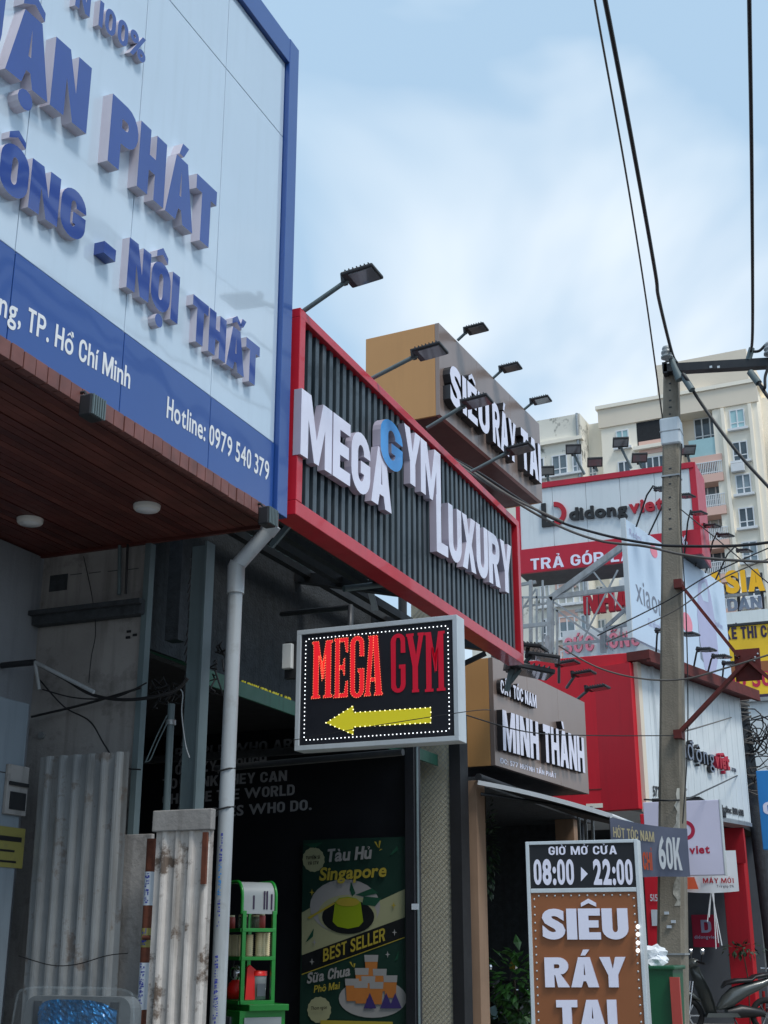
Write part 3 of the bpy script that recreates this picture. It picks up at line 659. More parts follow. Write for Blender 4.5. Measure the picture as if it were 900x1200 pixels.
for k in range(10):
    ax, ay = random.uniform(243, 268), random.uniform(745, 800)
    mb.tube(pxs(6.9, *[(ax + random.uniform(-9, 9), ay + random.uniform(-16, 16)) for _ in range(4)]), random.uniform(.004, .008), 5)
tag(mb.build('cable_tangle', 'wire', None, 'stuff'), 'tangle of black wires beside the channel post under the canopy', 'cables')

# wrapped seat at the bottom left
ws = thing('wrapped_seat', 'seat back wrapped in clear plastic showing checked fabric and blue foil at the bottom left', 'seat', (0, 0, 0))
def rrect(x0, x1, z0, z1, r, n=6):
    out = []
    for cx, cz, a in ((x1 - r, z1 - r, 0), (x0 + r, z1 - r, 90), (x0 + r, z0 + r, 180), (x1 - r, z0 + r, 270)):
        for k in range(n + 1): out.append((cx + r * math.cos(R(a + 90 * k / n)), cz + r * math.sin(R(a + 90 * k / n))))
    return out
ly = 5.9
c0, c1 = P(28, 1162, y=ly), P(152, 1162, y=ly)
MB().prism(rrect(c0.x, c1.x, .5, c0.z - .02, .07), ly + .02, ly + .12).build('back_cushion', 'check', ws)
for k in range(7):
    x = c0.x + .06 + k * (c1.x - c0.x - .1) / 7
    bx('woven_stripe', 'checkdark', ws, x, x + (.03 if k % 2 else .05), ly + .012, ly + .03, .6, c0.z - .045)
c2, c3 = P(48, 1174, y=ly - .02), P(128, 1174, y=ly - .02)
mb = MB(); N_ = 26; NC = 44; vs = []
for j in range(N_ + 1):
    for i in range(NC + 1):
        u = i / NC; v = j / N_; bul = max(math.sin(math.pi * u), 0) ** .5 * .07
        wr = .007 * abs(math.sin(23 * u + 9 * v + 2 * math.sin(7 * v))) + .006 * abs(math.sin(31 * v - 14 * u + 3 * math.sin(9 * u))) + random.uniform(-.0025, .0025)
        vs.append((c2.x - .03 + (c3.x - c2.x + .06) * u, ly - bul + wr, c2.z + .015 - v * .3 - (.05 * (abs(u - .5) * 2) ** 4)))
mb.add(vs, [(j * (NC + 1) + i, j * (NC + 1) + i + 1, (j + 1) * (NC + 1) + i + 1, (j + 1) * (NC + 1) + i) for j in range(N_) for i in range(NC)], 0, False)
mb.build('blue_foil_pack', 'bluefoil', ws)
mb = MB(); vs = []
for j in range(15):
    for i in range(25):
        u = i / 24; v = j / 14; e = (abs(u - .5) * 2)
        zt = P(90, 1155, y=ly).z - .05 * e ** 5
        vs.append((c0.x - .05 + (c1.x - c0.x + .12) * u, ly - .11 + .1 * e ** 3 + random.uniform(-.01, .01), zt - v * .6 * 1 + random.uniform(-.004, .004)))
mb.add(vs, [(j * 25 + i, j * 25 + i + 1, (j + 1) * 25 + i + 1, (j + 1) * 25 + i) for j in range(14) for i in range(24)], 0, True)
mb.build('plastic_cover', 'plasticwrap', ws)
pts = [(c0.x - .05, ly - .02, .9), (c0.x - .03, ly - .02, c0.z - .06), (c0.x + .03, ly - .02, c0.z + .015), ((c0.x + c1.x) / 2, ly - .03, c0.z + .022), (c1.x - .02, ly - .02, c0.z + .015), (c1.x + .04, ly - .02, c0.z - .06), (c1.x + .06, ly - .02, .9)]
ce = cable('cover_edge', None, pts, .006, 'plasticwrap', parent=ws, n=6)
# ------------------------------------------------------------------ gym shop
g = thing('gym_building', 'dark recessed gym building with a stucco upper wall under the ribbed sign', 'building')
WX = -4.62
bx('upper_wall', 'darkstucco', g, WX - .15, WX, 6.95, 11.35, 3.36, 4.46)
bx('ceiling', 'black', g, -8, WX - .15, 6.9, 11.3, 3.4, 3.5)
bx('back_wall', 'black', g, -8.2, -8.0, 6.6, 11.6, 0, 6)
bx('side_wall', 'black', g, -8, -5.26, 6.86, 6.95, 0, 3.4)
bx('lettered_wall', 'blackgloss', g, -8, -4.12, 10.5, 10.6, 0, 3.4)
bx('door_frame', 'blackgloss', g, -4.16, -4.08, 10.36, 10.52, 0, 3.3)
bx('door_frame', 'greypaint', g, -4.072, -4.066, 10.40, 10.44, 0, 3.3)
bx('small_sticker', 'sticker', g, P(482, 1062, y=10.35).x, P(490, 1062, y=10.35).x, 10.355, 10.36, P(485, 1066, y=10.35).z, P(485, 1059, y=10.35).z)
bx('wall_rail', 'darkstucco', g, -8, -4.2, 10.42, 10.5, P(300, 886, y=10.42).z, P(300, 878, y=10.42).z)
FT = Frame((-8, 10.5), rz=0)
for txt, a, b_, tp in (('PEOPLE WHO ARE', (205, 889), (352, 877), (205, 877)), ('CRAZY ENOUGH', (205, 908), (312, 897), (205, 896)),
                       ('TO THINK THEY CAN', (190, 925), (336, 915), (190, 913)), ('CHANGE THE WORLD', (190, 943), (345, 931.5), (190, 931)),
                       ('ARE THE ONES WHO DO.', (178, 964), (365, 949), (178, 952))):
    for o in writepx(FT, g, txt, a, b_, tp, 0, .004, mats=('dimtext',), bold=.025, gap=.08): o.location = FT.o; o.rotation_euler = (0, 0, FT.rz)
# roof over the recess
for k, (x0, x1, z) in enumerate(((WX, -4.36, 4.46), (-4.36, -4.06, 4.40), (-4.06, -3.78, 4.33))):
    for ya, yb in ((6.95, 9.1),):
        mb = MB(); n = 60
        vs = [(x0 + (x1 - x0) * j, ya + (yb - ya) * i / n, z - .06 * j + (.012 if i % 4 < 2 else 0)) for j in (0, 1) for i in range(n + 1)]
        mb.add(vs, [(i, i + 1, n + 2 + i, n + 1 + i) for i in range(n)]); mb.build('roof_sheet', 'polywhite', g)
bx('roof_sheet', 'darkmetal', g, WX, SX - .15, 6.9, 6.98, 4.2, 4.55)
for x, z in ((-4.5, 4.44), (-4.22, 4.36), (-3.95, 4.28), (-3.72, 4.22)):
    bx('roof_batten', 'darkmetal', g, x - .03, x + .03, 6.97, 11.35 if x < -4.1 else 9.0, z - .07, z)
for y in (7.3, 9.13, 10.72, 11.3):
    MB().beam((WX, y, 4.40), (SX - .12, y, 4.17), .10 if y > 9 else .05, .09).build('rafter', 'darkmetal', g)
bx('awning_sheet', 'greenroof', g, 0, .001, 0, .001, 0, .001)
bpy.data.objects.remove(bpy.data.objects['awning_sheet'])
mb = MB(); n = 90; ya, yb = 6.98, 11.3
vs = [(-4.64 + .42 * j, ya + (yb - ya) * i / n, 3.34 - .15 * j + (.01 if i % 6 < 2 else 0)) for j in (0, 1) for i in range(n + 1)]
mb.add(vs, [(i, i + 1, n + 2 + i, n + 1 + i) for i in range(n)]); mb.box(-4.225, -4.205, ya, yb, 3.1, 3.2); mb.build('green_awning', 'greenroof', g)
FW = Frame((WX, 0), rz=R(90))
for o in writepx(FW, g, 'H.DUY TRACK LAP', (284, 806), (341, 826), (284, 797), 0, .01, mats=('yellow',), bold=.02): o.location = FW.o; o.rotation_euler = (0, 0, FW.rz)
bx('wall_lamp', 'darkmetal', g, -4.6, -4.5, 0, .01, 0, .01); bpy.data.objects.remove(bpy.data.objects['wall_lamp'])
wl = thing('wall_lamp', 'small white box lamp left of the arrow sign on the dark wall', 'lamp')
a = P(334, 756, y=7.5); b_ = P(344, 784, y=7.5)
bx('lamp_cover', 'lampwhite', wl, a.x, b_.x, 7.46, 7.5, b_.z, a.z, bev=.004)
bx('lamp_back', 'darkmetal', wl, a.x, b_.x + .05, 7.502, 7.55, b_.z - .06, a.z + .02)
# mesh column
mc = thing('rendered_column', 'tall worn grey column patterned with diamond wire mesh between gym and barber shop', 'column')
x0, x1 = P(483, 900, y=11.4).x, P(527, 900, y=11.4).x
bx('column_body', 'mesh', mc, x0, x1, 11.4, 11.55, 0, 5.2)
bx('dark_edge', 'black', mc, x1 + .002, x1 + .11, 11.38, 11.6, 0, 3.6)
mb = MB(); s_ = .05
k = -int((3.9) / s_) - 8; wd = x1 - x0
while k * s_ < 4.0:
    for sg in (1, -1):
        # diagonal wires clipped to the column face
        z0_ = k * s_ + .6; a_ = (x0, z0_) if sg > 0 else (x1, z0_); z1_ = z0_ + wd
        if z1_ < .6 or z0_ > 4.6: continue
        mb.beam((a_[0], 11.394, z0_), (x1 if sg > 0 else x0, 11.394, z1_), .0028, .003)
    k += 1
mb.build('wire_mesh', 'steel', mc, 'stuff')

# gym sign
FG = Frame((SX, 0), rz=R(90))
GY0, GY1, GZ0, GZ1 = 6.76, 11.64, 4.06, 5.50
gs = FG.thing('ribbed_sign', 'long dark ribbed gym sign in a red frame with raised white letters', 'shop sign')
bx('backing_sheet', 'slatdark', gs, GY0 + .05, GY1 - .05, .03, .06, GZ0 + .05, GZ1 - .05)
fw = .095
bx('frame_bar', 'redframe', gs, GY0, GY1, -.06, .10, GZ0, GZ0 + fw, bev=.004)
bx('frame_bar', 'redframe', gs, GY0, GY1, -.06, .10, GZ1 - fw + .03, GZ1, bev=.004)
bx('frame_bar', 'redframe', gs, GY0, GY0 + .08, -.062, .098, GZ0 + fw, GZ1 - fw + .03, bev=.004)
bx('frame_bar', 'redframe', gs, GY1 - .08, GY1, -.062, .098, GZ0 + fw, GZ1 - fw + .03, bev=.004)
r0 = None; ns = 42
for i in range(ns):
    y = GY0 + .09 + i * (GY1 - GY0 - .18) / ns
    if r0 is None: r0 = bx('rib', 'slatdark', gs, 0, .055, -.025, .03, GZ0 + fw, GZ1 - fw + .03, bev=.004); o = r0
    else: o = r0.copy(); COL.objects.link(o)
    o.location = (y, 0, 0); o.parent = gs
LM = ('letterwhite', 'letterside')
writepx(FG, gs, 'MEGA', (352, 532), (459, 602), (354, 455), -.03, .055, mats=LM, bold=.035, gap=.03)
writepx(FG, gs, 'G', (446, 541), (472, 560), (446, 483), -.03, .065, mats=('letterblue', 'letterside'), bold=.035)
writepx(FG, gs, 'YM', (474, 561), (517, 594), (474, 496), -.03, .055, mats=LM, bold=.035, gap=.0)
writepx(FG, gs, 'LUXURY', (512, 646), (601, 698), (512, 580), -.03, .06, mats=LM, bold=.035, gap=.03)
# outrigger trusses that hold the sign
st = thing('sign_bracket', 'grey steel outrigger brackets under the ribbed gym sign', 'bracket')
for a_, b_ in (((403, 690), (470, 682)), ((478, 688), (440, 655))):
    MB().tube([P(*a_, x=-3.9), P(*b_, x=-3.6)], .025, 8).build('arm', 'greypaint', st)
MB().beam((SX - .2, 7, 4.2), (SX - .2, 8.4, 4.2), .06, .06).build('rail', 'darkmetal', st)
MB().beam(P(318, 640, x=-3.75), P(345, 608, x=-3.56), .02, .04).build('strut', 'greypaint', st)
a, b_ = P(433, 688, x=-4.0), P(440, 715, x=-4.0)
MB().beam(a, b_, .05, .015).build('hanging_tag', 'sticker', st)
for x_, y_ in ((-3.68, 11.2), (-3.68, 10.2)):
    MB().beam((x_, y_, 4.1), (WX, y_, 3.75), .04, .04).build('diagonal', 'darkmetal', st)

# LED arrow sign
FL = Frame((P(349, 738, y=7.2).x, 7.2), rz=R(0))
ls = FL.thing('arrow_sign', 'black LED box sign with red gym lettering and a yellow arrow pointing left', 'illuminated sign')
x1, z1 = FL.px(536, 722); z1 = (z1 + FL.px(349, 738)[1]) / 2; z0 = FL.px(347, 880)[1]
bx('sign_box', 'alu', ls, .0, x1 + .0, .012, .125, z0, z1, bev=.003)
bx('sign_face', 'ledboard', ls, .028, x1 - .028, -.001, .013, z0 + .028, z1 - .028)
f_ = .03
for a in ((0, x1, z0, z0 + f_), (0, x1, z1 - f_, z1), (0, f_, z0 + f_, z1 - f_), (x1 - f_, x1, z0 + f_, z1 - f_)):
    bx('trim_bar', 'alu', ls, a[0], a[1], -.012, .011, a[2], a[3], bev=.002)
def poly_strokes(ch):
    """tall slab lettering drawn in a 1 x 3 cell: list of polygons"""
    S = .30
    if ch == 'M': return [[(0, 0), (.42, 0), (.42, .14), (.33, .14), (.33, 2.2), (.45, 2.2), (.5, 1.4), (.5, 3 - 1.3), (.32, 3), (0, 3), (0, 2.86), (.07, 2.86), (.07, .14), (0, .14)],
                          [(.58, 0), (1, 0), (1, .14), (.93, .14), (.93, 2.86), (1, 2.86), (1, 3), (.68, 3), (.5, 1.7), (.5, 1.0), (.6, 1.0), (.66, 2.2), (.67, 2.2), (.67, .14), (.58, .14)],
                          [(.33, 2.2), (.5, .9), (.67, 2.2), (.5, 1.9)]]
    if ch == 'E': return [[(0, 0), (.38, 0), (.38, 3), (0, 3), (0, 2.86), (.08, 2.86), (.08, .14), (0, .14)], [(.38, 0), (.95, 0), (.95, .8), (.82, .8), (.7, .2), (.38, .2)],
                          [(.38, 2.8), (.7, 2.8), (.82, 2.25), (.95, 2.25), (.95, 3), (.38, 3)], [(.38, 1.4), (.6, 1.4), (.66, 1.1), (.74, 1.1), (.74, 1.95), (.66, 1.95), (.6, 1.62), (.38, 1.62)]]
    if ch == 'G':
        o_ = []
        for k in range(9): a = R(180 - 20 * k); o_.append((.5 + .5 * math.cos(a), 2.6 + .42 * math.sin(a)))
        o_ += [(1, 2.0), (.68, 2.0), (.68, 2.6), (.6, 2.8), (.4, 2.8), (.34, 2.6), (.34, .4), (.42, .2), (.6, .2), (.68, .4)]
        o2 = [(.68, 1.2), (.56, 1.2), (.56, 1.4), (1, 1.4), (1, .4)]
        full = o_ + o2
        for k in range(9): a = R(-20 * k); full.append((.5 + .5 * math.cos(a), .4 + .42 * math.sin(a)))
        return [full]
    if ch == 'A': return [[(0, 0), (.36, 0), (.36, .14), (.29, .14), (.5, 2.5), (.5, 3), (.22, 3), (.22, 2.86), (.27, 2.86), (.06, .14), (0, .14)],
                          [(.56, 0), (1.02, 0), (1.02, .14), (.97, .14), (.74, 3), (.5, 3), (.5, 2.5), (.63, .14), (.56, .14)], [(.34, .7), (.62, .7), (.6, .9), (.36, .9)]]
    if ch == 'Y': return [[(.3, 0), (.72, 0), (.72, .14), (.66, .14), (.66, 1.3), (1, 2.86), (1.04, 2.86), (1.04, 3), (.66, 3), (.66, 2.86), (.72, 2.86), (.56, 1.9), (.36, 2.86), (.42, 2.86), (.42, 3), (-.04, 3), (-.04, 2.86), (.02, 2.86), (.34, 1.3), (.34, .14), (.3, .14)]]
def tri_poly(poly):
    from mathutils.geometry import tessellate_polygon
    return tessellate_polygon([[Vector((p[0], p[1], 0)) for p in poly]])
dots = {'ledwhite': MB(), 'ledorange': MB(), 'ledyellow': MB()}
def dot(kind, x, z, y=-.004, r=.0042):
    m_ = dots[kind]; vs = [(x + r * math.cos(a), y, z + r * math.sin(a)) for a in [k * math.pi / 3 for k in range(6)]] + [(x, y - r, z)]
    m_.add(vs, [(k, (k + 1) % 6, 6) for k in range(6)], 0, True)
def dots_along(kind, poly, step, closed=True, r=.0042, y=-.004):
    pts = [Vector(p) for p in poly]; seg = list(zip(pts, pts[1:] + ([pts[0]] if closed else [])))
    if not closed: seg = seg[:len(pts) - 1]
    carry = 0
    for a, b in seg:
        l = (b - a).length; t_ = carry
        while t_ < l: q_ = a + (b - a) * (t_ / l); dot(kind, q_.x, q_.y, y, r); t_ += step
        carry = t_ - l
def slab(ch, cell, m_, lit):
    (ax, az), (bx_, bz) = cell; mb = MB()
    for poly in poly_strokes(ch):
        T = [(ax + (bx_ - ax) * x, az + (bz - az) * z / 3) for x, z in poly]
        tr = tri_poly(T); mb.add([(x, -.006, z) for x, z in T], [tuple(t_) for t_ in tr])
        if lit: dots_along('ledorange', T, .016, r=.0026, y=-.008)
    mb.build('letter', m_, ls)
cells = [((365, 819), (390, 750)), ((391, 818), (409, 747)), ((410, 818), (427, 745)), ((427, 816), (448, 744)), ((458, 812), (475, 742)), ((477, 812), (496, 741)), ((498, 811), (521, 739))]
for i, (ch, (lo_, hi_)) in enumerate(zip('MEGAGYM', cells)):
    a = FL.px(*lo_, off=-.006); b_ = FL.px(*hi_, off=-.006); slab(ch, (a, b_), 'ledred' if i < 4 else 'reddull', i < 4)
ar = [FL.px(*p_, off=-.006) for p_ in ((382, 847), (414, 827), (414, 835), (505, 829), (505, 847), (414, 852), (414, 861))]
MB().add([(x, -.005, z) for x, z in ar], [tuple(t_) for t_ in tri_poly(ar)]).build('arrow', 'yellow', ls)
dots_along('ledyellow', ar, .033, y=-.007)
m_ = .062
dots_along('ledwhite', rrect(m_, x1 - m_, z0 + m_, z1 - m_, .02, 3), .0265)
for k_, v_ in dots.items(): v_.build('led_dots', k_, ls, 'stuff')
MB().tube([(x1 * .3, .1, z1), (x1 * .3, .1, z1 + .15), (-.9, 1.5, z1 + .55)], .02, 8).build('support_arm', 'darkmetal', ls)
MB().tube([(x1 * .6, .18, z0 - .02), (-.8, .4, z0 - .02)], .022, 8).build('support_arm', 'darkmetal', ls)

# poster
FPo = Frame((P(353, 1100, y=10.4).x, 10.4), rz=0)
po = FPo.thing('poster', 'dark green dessert poster standing in the gym doorway with a lime pudding', 'poster')
PW = P(480, 1100, y=10.4).x - FPo.o.x; PZ1 = FPo.px(400, 983)[1]; PZ0 = .25
bx('poster_board', 'posterdark', po, 0, PW, 0, .02, PZ0, PZ1)
pl = lambda x, y: FPo.px(340 + x / 5.22, 970 + y / 5.22, off=-.006)      # from coordinates measured in an enlarged view
cnt = [0]
def pp(name, m_, pts, lay=1):
    cnt[0] += 1; T = [pl(*q_) for q_ in pts]; yy = -.0015 * lay - .00002 * cnt[0]
    T = [(min(max(x, .0), PW), z) for x, z in T]
    return MB().add([(x, yy, z) for x, z in T], [tuple(t_) for t_ in tri_poly(T)]).build(name, m_, po)
def ell(cx, cy, rx, ry, n=28, a0=0, a1=360): return [(cx + rx * math.cos(R(a0 + (a1 - a0) * k / n)), cy + ry * math.sin(R(a0 + (a1 - a0) * k / n))) for k in range(n if a1 - a0 == 360 else n + 1)]
pp('printed_cloth', 'postercream', [(70, 520), (170, 460), (340, 470), (560, 440), (700, 375), (700, 548), (70, 780)])
pp('printed_plate', 'posterwhite', ell(335, 480, 215, 165), 2)
pp('printed_plate', 'postercream', ell(350, 530, 180, 120), 3)
pp('printed_dish', 'posterblack', ell(355, 545, 160, 105), 4)
pp('printed_pudding', 'pudding', [(260, 575), (275, 455), (300, 430), (355, 422), (405, 432), (432, 455), (448, 575), (420, 605), (355, 618), (290, 605)], 5)
pp('printed_pudding_top', 'posteryellow', ell(353, 455, 72, 26), 6)
for q_ in ([(372, 330), (400, 400), (380, 420), (365, 380)], [(400, 410), (500, 370), (540, 400), (450, 420)], [(450, 420), (560, 430), (520, 480), (440, 470)], [(95, 700), (145, 615), (140, 665), (105, 695)], [(610, 165), (655, 110), (660, 135), (625, 165)], [(70, 100), (200, 90), (150, 125)], [(635, 820), (665, 750), (660, 800)]):
    pp('printed_leaf', 'posterleaf', q_, 4)
pp('printed_spoon', 'posteryellow', [(105, 550), (270, 455), (275, 465), (120, 558)], 5)
pp('printed_band', 'posterblack', [(70, 780), (700, 548), (700, 668), (70, 895)], 2)
pp('printed_line', 'posteryellow', [(70, 895), (700, 668), (700, 674), (70, 901)], 3)
pp('printed_plate', 'posterwhite', ell(505, 1045, 208, 118), 3)
for cx, cy in ((498, 790), (440, 870), (550, 875), (380, 935), (480, 920), (615, 915), (435, 950), (530, 955)):
    w_ = 40; pp('printed_cup', 'posterorange', [(cx - w_, cy), (cx + w_, cy), (cx + w_ - 8, cy + 125), (cx - w_ + 8, cy + 125)], 5 + cy / 400)
    pp('printed_cup_lid', 'posterwhite', [(cx - w_ - 3, cy - 12), (cx + w_ + 3, cy - 12), (cx + w_, cy + 30), (cx - w_, cy + 30)], 5.4 + cy / 400)
for cx in (490, 590, 645): pp('printed_triangle_pack', 'posterpurple', [(cx - 38, 1105), (cx, 1010), (cx + 40, 1105)], 9)
for cx, cy, r_ in ((143, 195, 65), (178, 1115, 70)):
    pp('printed_badge', 'postercream', [(cx + r_ * (1 + .06 * (k % 2)) * math.cos(R(k * 12)), cy + r_ * (1.12 + .06 * (k % 2)) * math.sin(R(k * 12))) for k in range(30)], 3)
for cx, cy in ((635, 475), (135, 395), (640, 640), (150, 700), (598, 775), (135, 820)):
    pp('printed_star', 'posteryellow' if cy < 500 else 'posterwhite', [(cx, cy - 22), (cx + 4, cy - 4), (cx + 16, cy), (cx + 4, cy + 4), (cx, cy + 22), (cx - 4, cy + 4), (cx - 16, cy), (cx - 4, cy - 4)], 7)
for a, b_ in (((520, 85), (540, 120)), ((550, 80), (545, 125)), ((560, 130), (548, 140)), ((368, 820), (385, 850)), ((395, 830), (392, 855)), ((410, 860), (395, 868))):
    pp('printed_ray', 'posteryellow', [(a[0] - 5, a[1]), (a[0] + 7, a[1]), (b_[0] + 2, b_[1]), (b_[0] - 2, b_[1])], 7)
def wp(txt, x0, y0, x1, y1, cap, m_, bold=.03, gap=.05, slant=.15, nm='printed_words'):
    a = pl(x0, y0); b_ = pl(x1, y1); tpp = pl(x0, y0 - cap)
    write(txt, po, a, b_, tpp[1] - a[1], -.018, .0, (m_,), bold, gap, joined=nm, slant=slant)
wp('Tàu Hủ', 225, 212, 498, 190, 80, 'posterwhite', .03, .03, .12)
wp('Singapore', 180, 325, 590, 300, 80, 'posteryellow', .03, .03, .12)
wp('BEST SELLER', 205, 822, 585, 690, 80, 'posteryellow', .02, .06, 0)
wp('Sữa Chua', 105, 955, 370, 905, 68, 'posterwhite', .03, .03, .12)
wp('TUYỂN SỈ', 100, 195, 186, 190, 20, 'posterblack', .02, .08, 0)
wp('VÀ CTV', 112, 228, 178, 224, 20, 'posterblack', .02, .08, 0)
wp('Thơm ngon', 130, 1115, 228, 1108, 22, 'posterblack', .012, .08, .1)
wp('Phô Mai', 148, 1010, 305, 985, 45, 'posteryellow', .02, .05, .1)
bx('printed_strip', 'posteryellow', po, .2, PW * .85, -.012, -.008, FPo.px(400, 1202)[1], FPo.px(400, 1196)[1])

# food cart
FC = Frame((P(281, 1120, y=8.0).x, 8.0), rz=R(52))
ct = FC.thing('food_cart', 'green framed snack cart with glass shelves and a curved white header', 'food cart')
cl = lambda x, y, off=0: FC.px(230 + x / 6.32, 1010 + y / 6.32, off=off)
x0, x1 = cl(325, 900)[0], cl(575, 900)[0]; zt = cl(450, 385)[1]; zb = cl(450, 1040)[1]
XL = x0; DEP = .42
for x in (x0 + .012, x1 - .012): bx('corner_post', 'greenpaint', ct, x - .014, x + .014, -.014, .014, zb, zt + .02, bev=.003)
for x in (x0 + .012, x1 - .012): bx('corner_post', 'greenpaint', ct, x - .014, x + .014, DEP - .014, DEP + .014, zb, zt + .18, bev=.003)
for py in (505, 715, 1040):
    z = cl(450, py)[1]
    bx('shelf_rail', 'greenpaint', ct, x0, x1, -.016, .016, z - .012, z + .012, bev=.002)
    bx('shelf', 'jarglass' if py < 1000 else 'greenpaint', ct, XL, x1, .017, DEP, z - .004, z + .004)
    bx('shelf_rail', 'greenpaint', ct, XL - .01, XL + .01, .0, DEP, z - .012, z + .012)
mb = MB(); prof = []; zt2 = cl(450, 145)[1]; hh = zt2 - zt; rd = .1; 
prof = [(0, zt)] + [(rd - rd * math.cos(R(11.25 * k)), zt2 - rd + rd * math.sin(R(11.25 * k))) for k in range(9)] + [(DEP, zt2)]
vs = [(x, y, z) for x in (x0, x1) for y, z in prof]; n = len(prof)
mb.add(vs, [(i, i + 1, n + i + 1, n + i) for i in range(n - 1)], 0, True); mb.build('header_panel', 'porcelain', ct)
mb = MB()
for x in (x0 - .004, x1): mb.tube([(x, y, z) for y, z in prof], .012, 6)
mb.build('header_frame', 'greenpaint', ct)
for k, (xx, h_) in enumerate(((.30, .09), (.62, .12), (.70, .12), (.84, .10))):
    x = x0 + (x1 - x0) * xx; bx('printed_mark', 'navy', ct, x, x + .012, -.0035, -.0015, zt + .03, zt + .03 + h_)
zc = zb - .03
bx('counter', 'greenpaint', ct, x0 + .02, x1 + .06, -.12, DEP + .05, zc - .02, zc + .02, bev=.004)
bx('base_cabinet', 'greenpaint', ct, XL - .03, x1 + .05, -.08, DEP, .12, zc - .02)
bx('base_panel', 'porcelain', ct, x0 + .0, x1 + .02, -.09, -.078, .2, zc - .06)
bx('base_panel', 'gate', ct, XL - .045, XL - .031, .05, DEP - .05, .2, zc - .06)
for x in (XL + .05, x1 - .05):
    w_ = MB(); w_.tube([(x, .1, .08), (x + .03, .1, .08)], .08, 16).build('wheel', 'tyre', ct)
def jar(x, y, z, r, h, m_, lid, label, grp, cat='jar'):
    o = thing('jar', label, cat, FC.W(x, y, z), FC.rz, grp)
    MB().lathe((0, 0, 0), [(0, 0), (r, 0), (r, h * .8), (r * .85, h * .86)], 14).build('glass_body', m_, o)
    MB().lathe((0, 0, 0), [(r * .9, h * .86), (r * .9, h), (0, h)], 14).build('lid', lid, o); return o
zs1, zs2, zs3 = cl(450, 505)[1] + .012, cl(450, 715)[1] + .012, zb + .015
jar(x0 + .07, .15, zs1, .035, .09, 'jarglass', 'cream2', 'clear jar with a cream lid, left on the top shelf of the green cart', 'jars on the cart')
jar(x0 + .15, .12, zs1, .035, .09, 'jarglass', 'cream2', 'clear jar with a cream lid, in the middle of the cart top shelf', 'jars on the cart')
jar(x1 - .06, .12, zs1, .035, .10, 'oldred', 'cream2', 'red filled jar at the right end of the cart top shelf', 'jars on the cart')
jar(XL + .05, .33, zs1, .035, .09, 'oldred', 'cream2', 'dark red jar far left behind the downpipe on the cart', 'jars on the cart')
for i, xx in enumerate((x0+.052, x0 + .051, x0 + .05, x0 + .11, x0 + .18, x0 + .235, x1 - .04)):
    o = thing('cup_stack', ['cream', 'cream'][0] + ' cup stack number ' + str(i), 'cup stack', FC.W(xx, .12 if i > 1 else (.34, .24)[i], zs2), FC.rz, 'cup stacks on the middle cart shelf')
    o['label'] = ('stack of cream paper cups at the far left of the middle cart shelf', 'stack of cream paper cups, second from left behind the cart post', 'stack of cream paper cups just right of the cart front post', 'stack of cream paper cups, second right of the cart front post', 'stack of cream paper cups in the middle of the cart bay', 'stack of cream paper cups, second from the right cart post', 'stack of cream paper cups beside the right cart post')[i]
    mb = MB()
    nn = 12 if i > 3 else 11
    prof = []
    for k in range(nn): prof += [(.022, k * .013), (.028, k * .013 + .010), (.024, k * .013 + .0105)]
    mb.lathe((0, 0, 0), [(0, 0)] + prof + [(0, nn * .013)], 12); mb.build('cups', 'cream2', o)
o = thing('red_scoop', 'tall red plastic scoop standing on the cart bottom shelf', 'scoop', FC.W(x0 + .06, .06, zs3), FC.rz)
MB().prism([(0, 0), (.085, 0), (.09, .12), (.07, .19), (.03, .22), (.01, .2)], -.012, .012).build('blade', 'redplastic', o)
MB().tube([(.09, -.01, .02), (.11, -.02, .09), (.14, -.02, .07), (.13, -.01, .0)], .005, 6).build('handle', 'whitetext', o)
o = thing('red_kettle', 'red and silver appliance at the cart bottom left behind the pipe', 'kettle', FC.W(XL + .09, .28, zs3), FC.rz)
MB().lathe((0, 0, 0), [(0, 0), (.06, 0), (.065, .06), (.05, .1), (.03, .12)], 16).build('base', 'redplastic', o)
MB().lathe((0, 0, 0), [(.03, .12), (.045, .15), (.04, .2), (0, .22)], 16).build('top', 'chrome', o)
MB().tube([(-.03, 0, .2), (-.02, 0, .26), (.03, 0, .24), (.045, 0, .16)], .008, 6).build('handle', 'scootblack', o)
o = thing('storage_tub', 'clear tub with a red lid at the right of the cart bottom shelf', 'tub', FC.W(x1 - .08, .09, zs3), FC.rz)
MB().lathe((0, 0, 0), [(0, 0), (.055, 0), (.06, .15), (.06, .151)], 20).build('tub_body', 'porcelain', o)
MB().lathe((0, 0, 0), [(.064, .15), (.064, .18), (0, .185)], 20).build('lid', 'redplastic', o)
bx('tub_label', 'gate', o, -.03, .03, -.064, -.06, .02, .1)

# ------------------------------------------------------------------ barber shop
A, B = P(514, 378, z=8.0), P(632, 497, z=8.0)
FU = Frame(A, B); LU = FU.len
su = FU.thing('box_sign', 'high bronze and tan box sign with white ear cleaning letters', 'shop sign')
zb_ = (FU.px(519, 491)[1] + FU.px(634, 586)[1]) / 2; zt_ = 8.0; lb = FU.px(424, 390)[0]
dep = .9
nseg = 3
for i in range(nseg):
    bx('front_panel', 'bronze', su, LU * i / nseg + .002, LU * (i + 1) / nseg - .002, 0, .05, zb_, zt_, bev=.003)
bx('end_panel', 'tan', su, 0, .03, .052, dep, zb_ + .0, zt_ - .003, bev=.003)
bx('end_panel', 'tan', su, LU - .03, LU, .052, dep, zb_, zt_ - .003, bev=.003)
bx('top_panel', 'bronze', su, .032, LU - .032, .052, dep, zt_ - .03, zt_ - .006)
bx('underside_panel', 'darkbronze', su, .032, LU - .032, .052, dep, zb_ + .002, zb_ + .04)
bx('back_panel', 'bronze', su, .032, LU - .032, dep - .03, dep - .001, zb_ + .05, zt_ - .04)
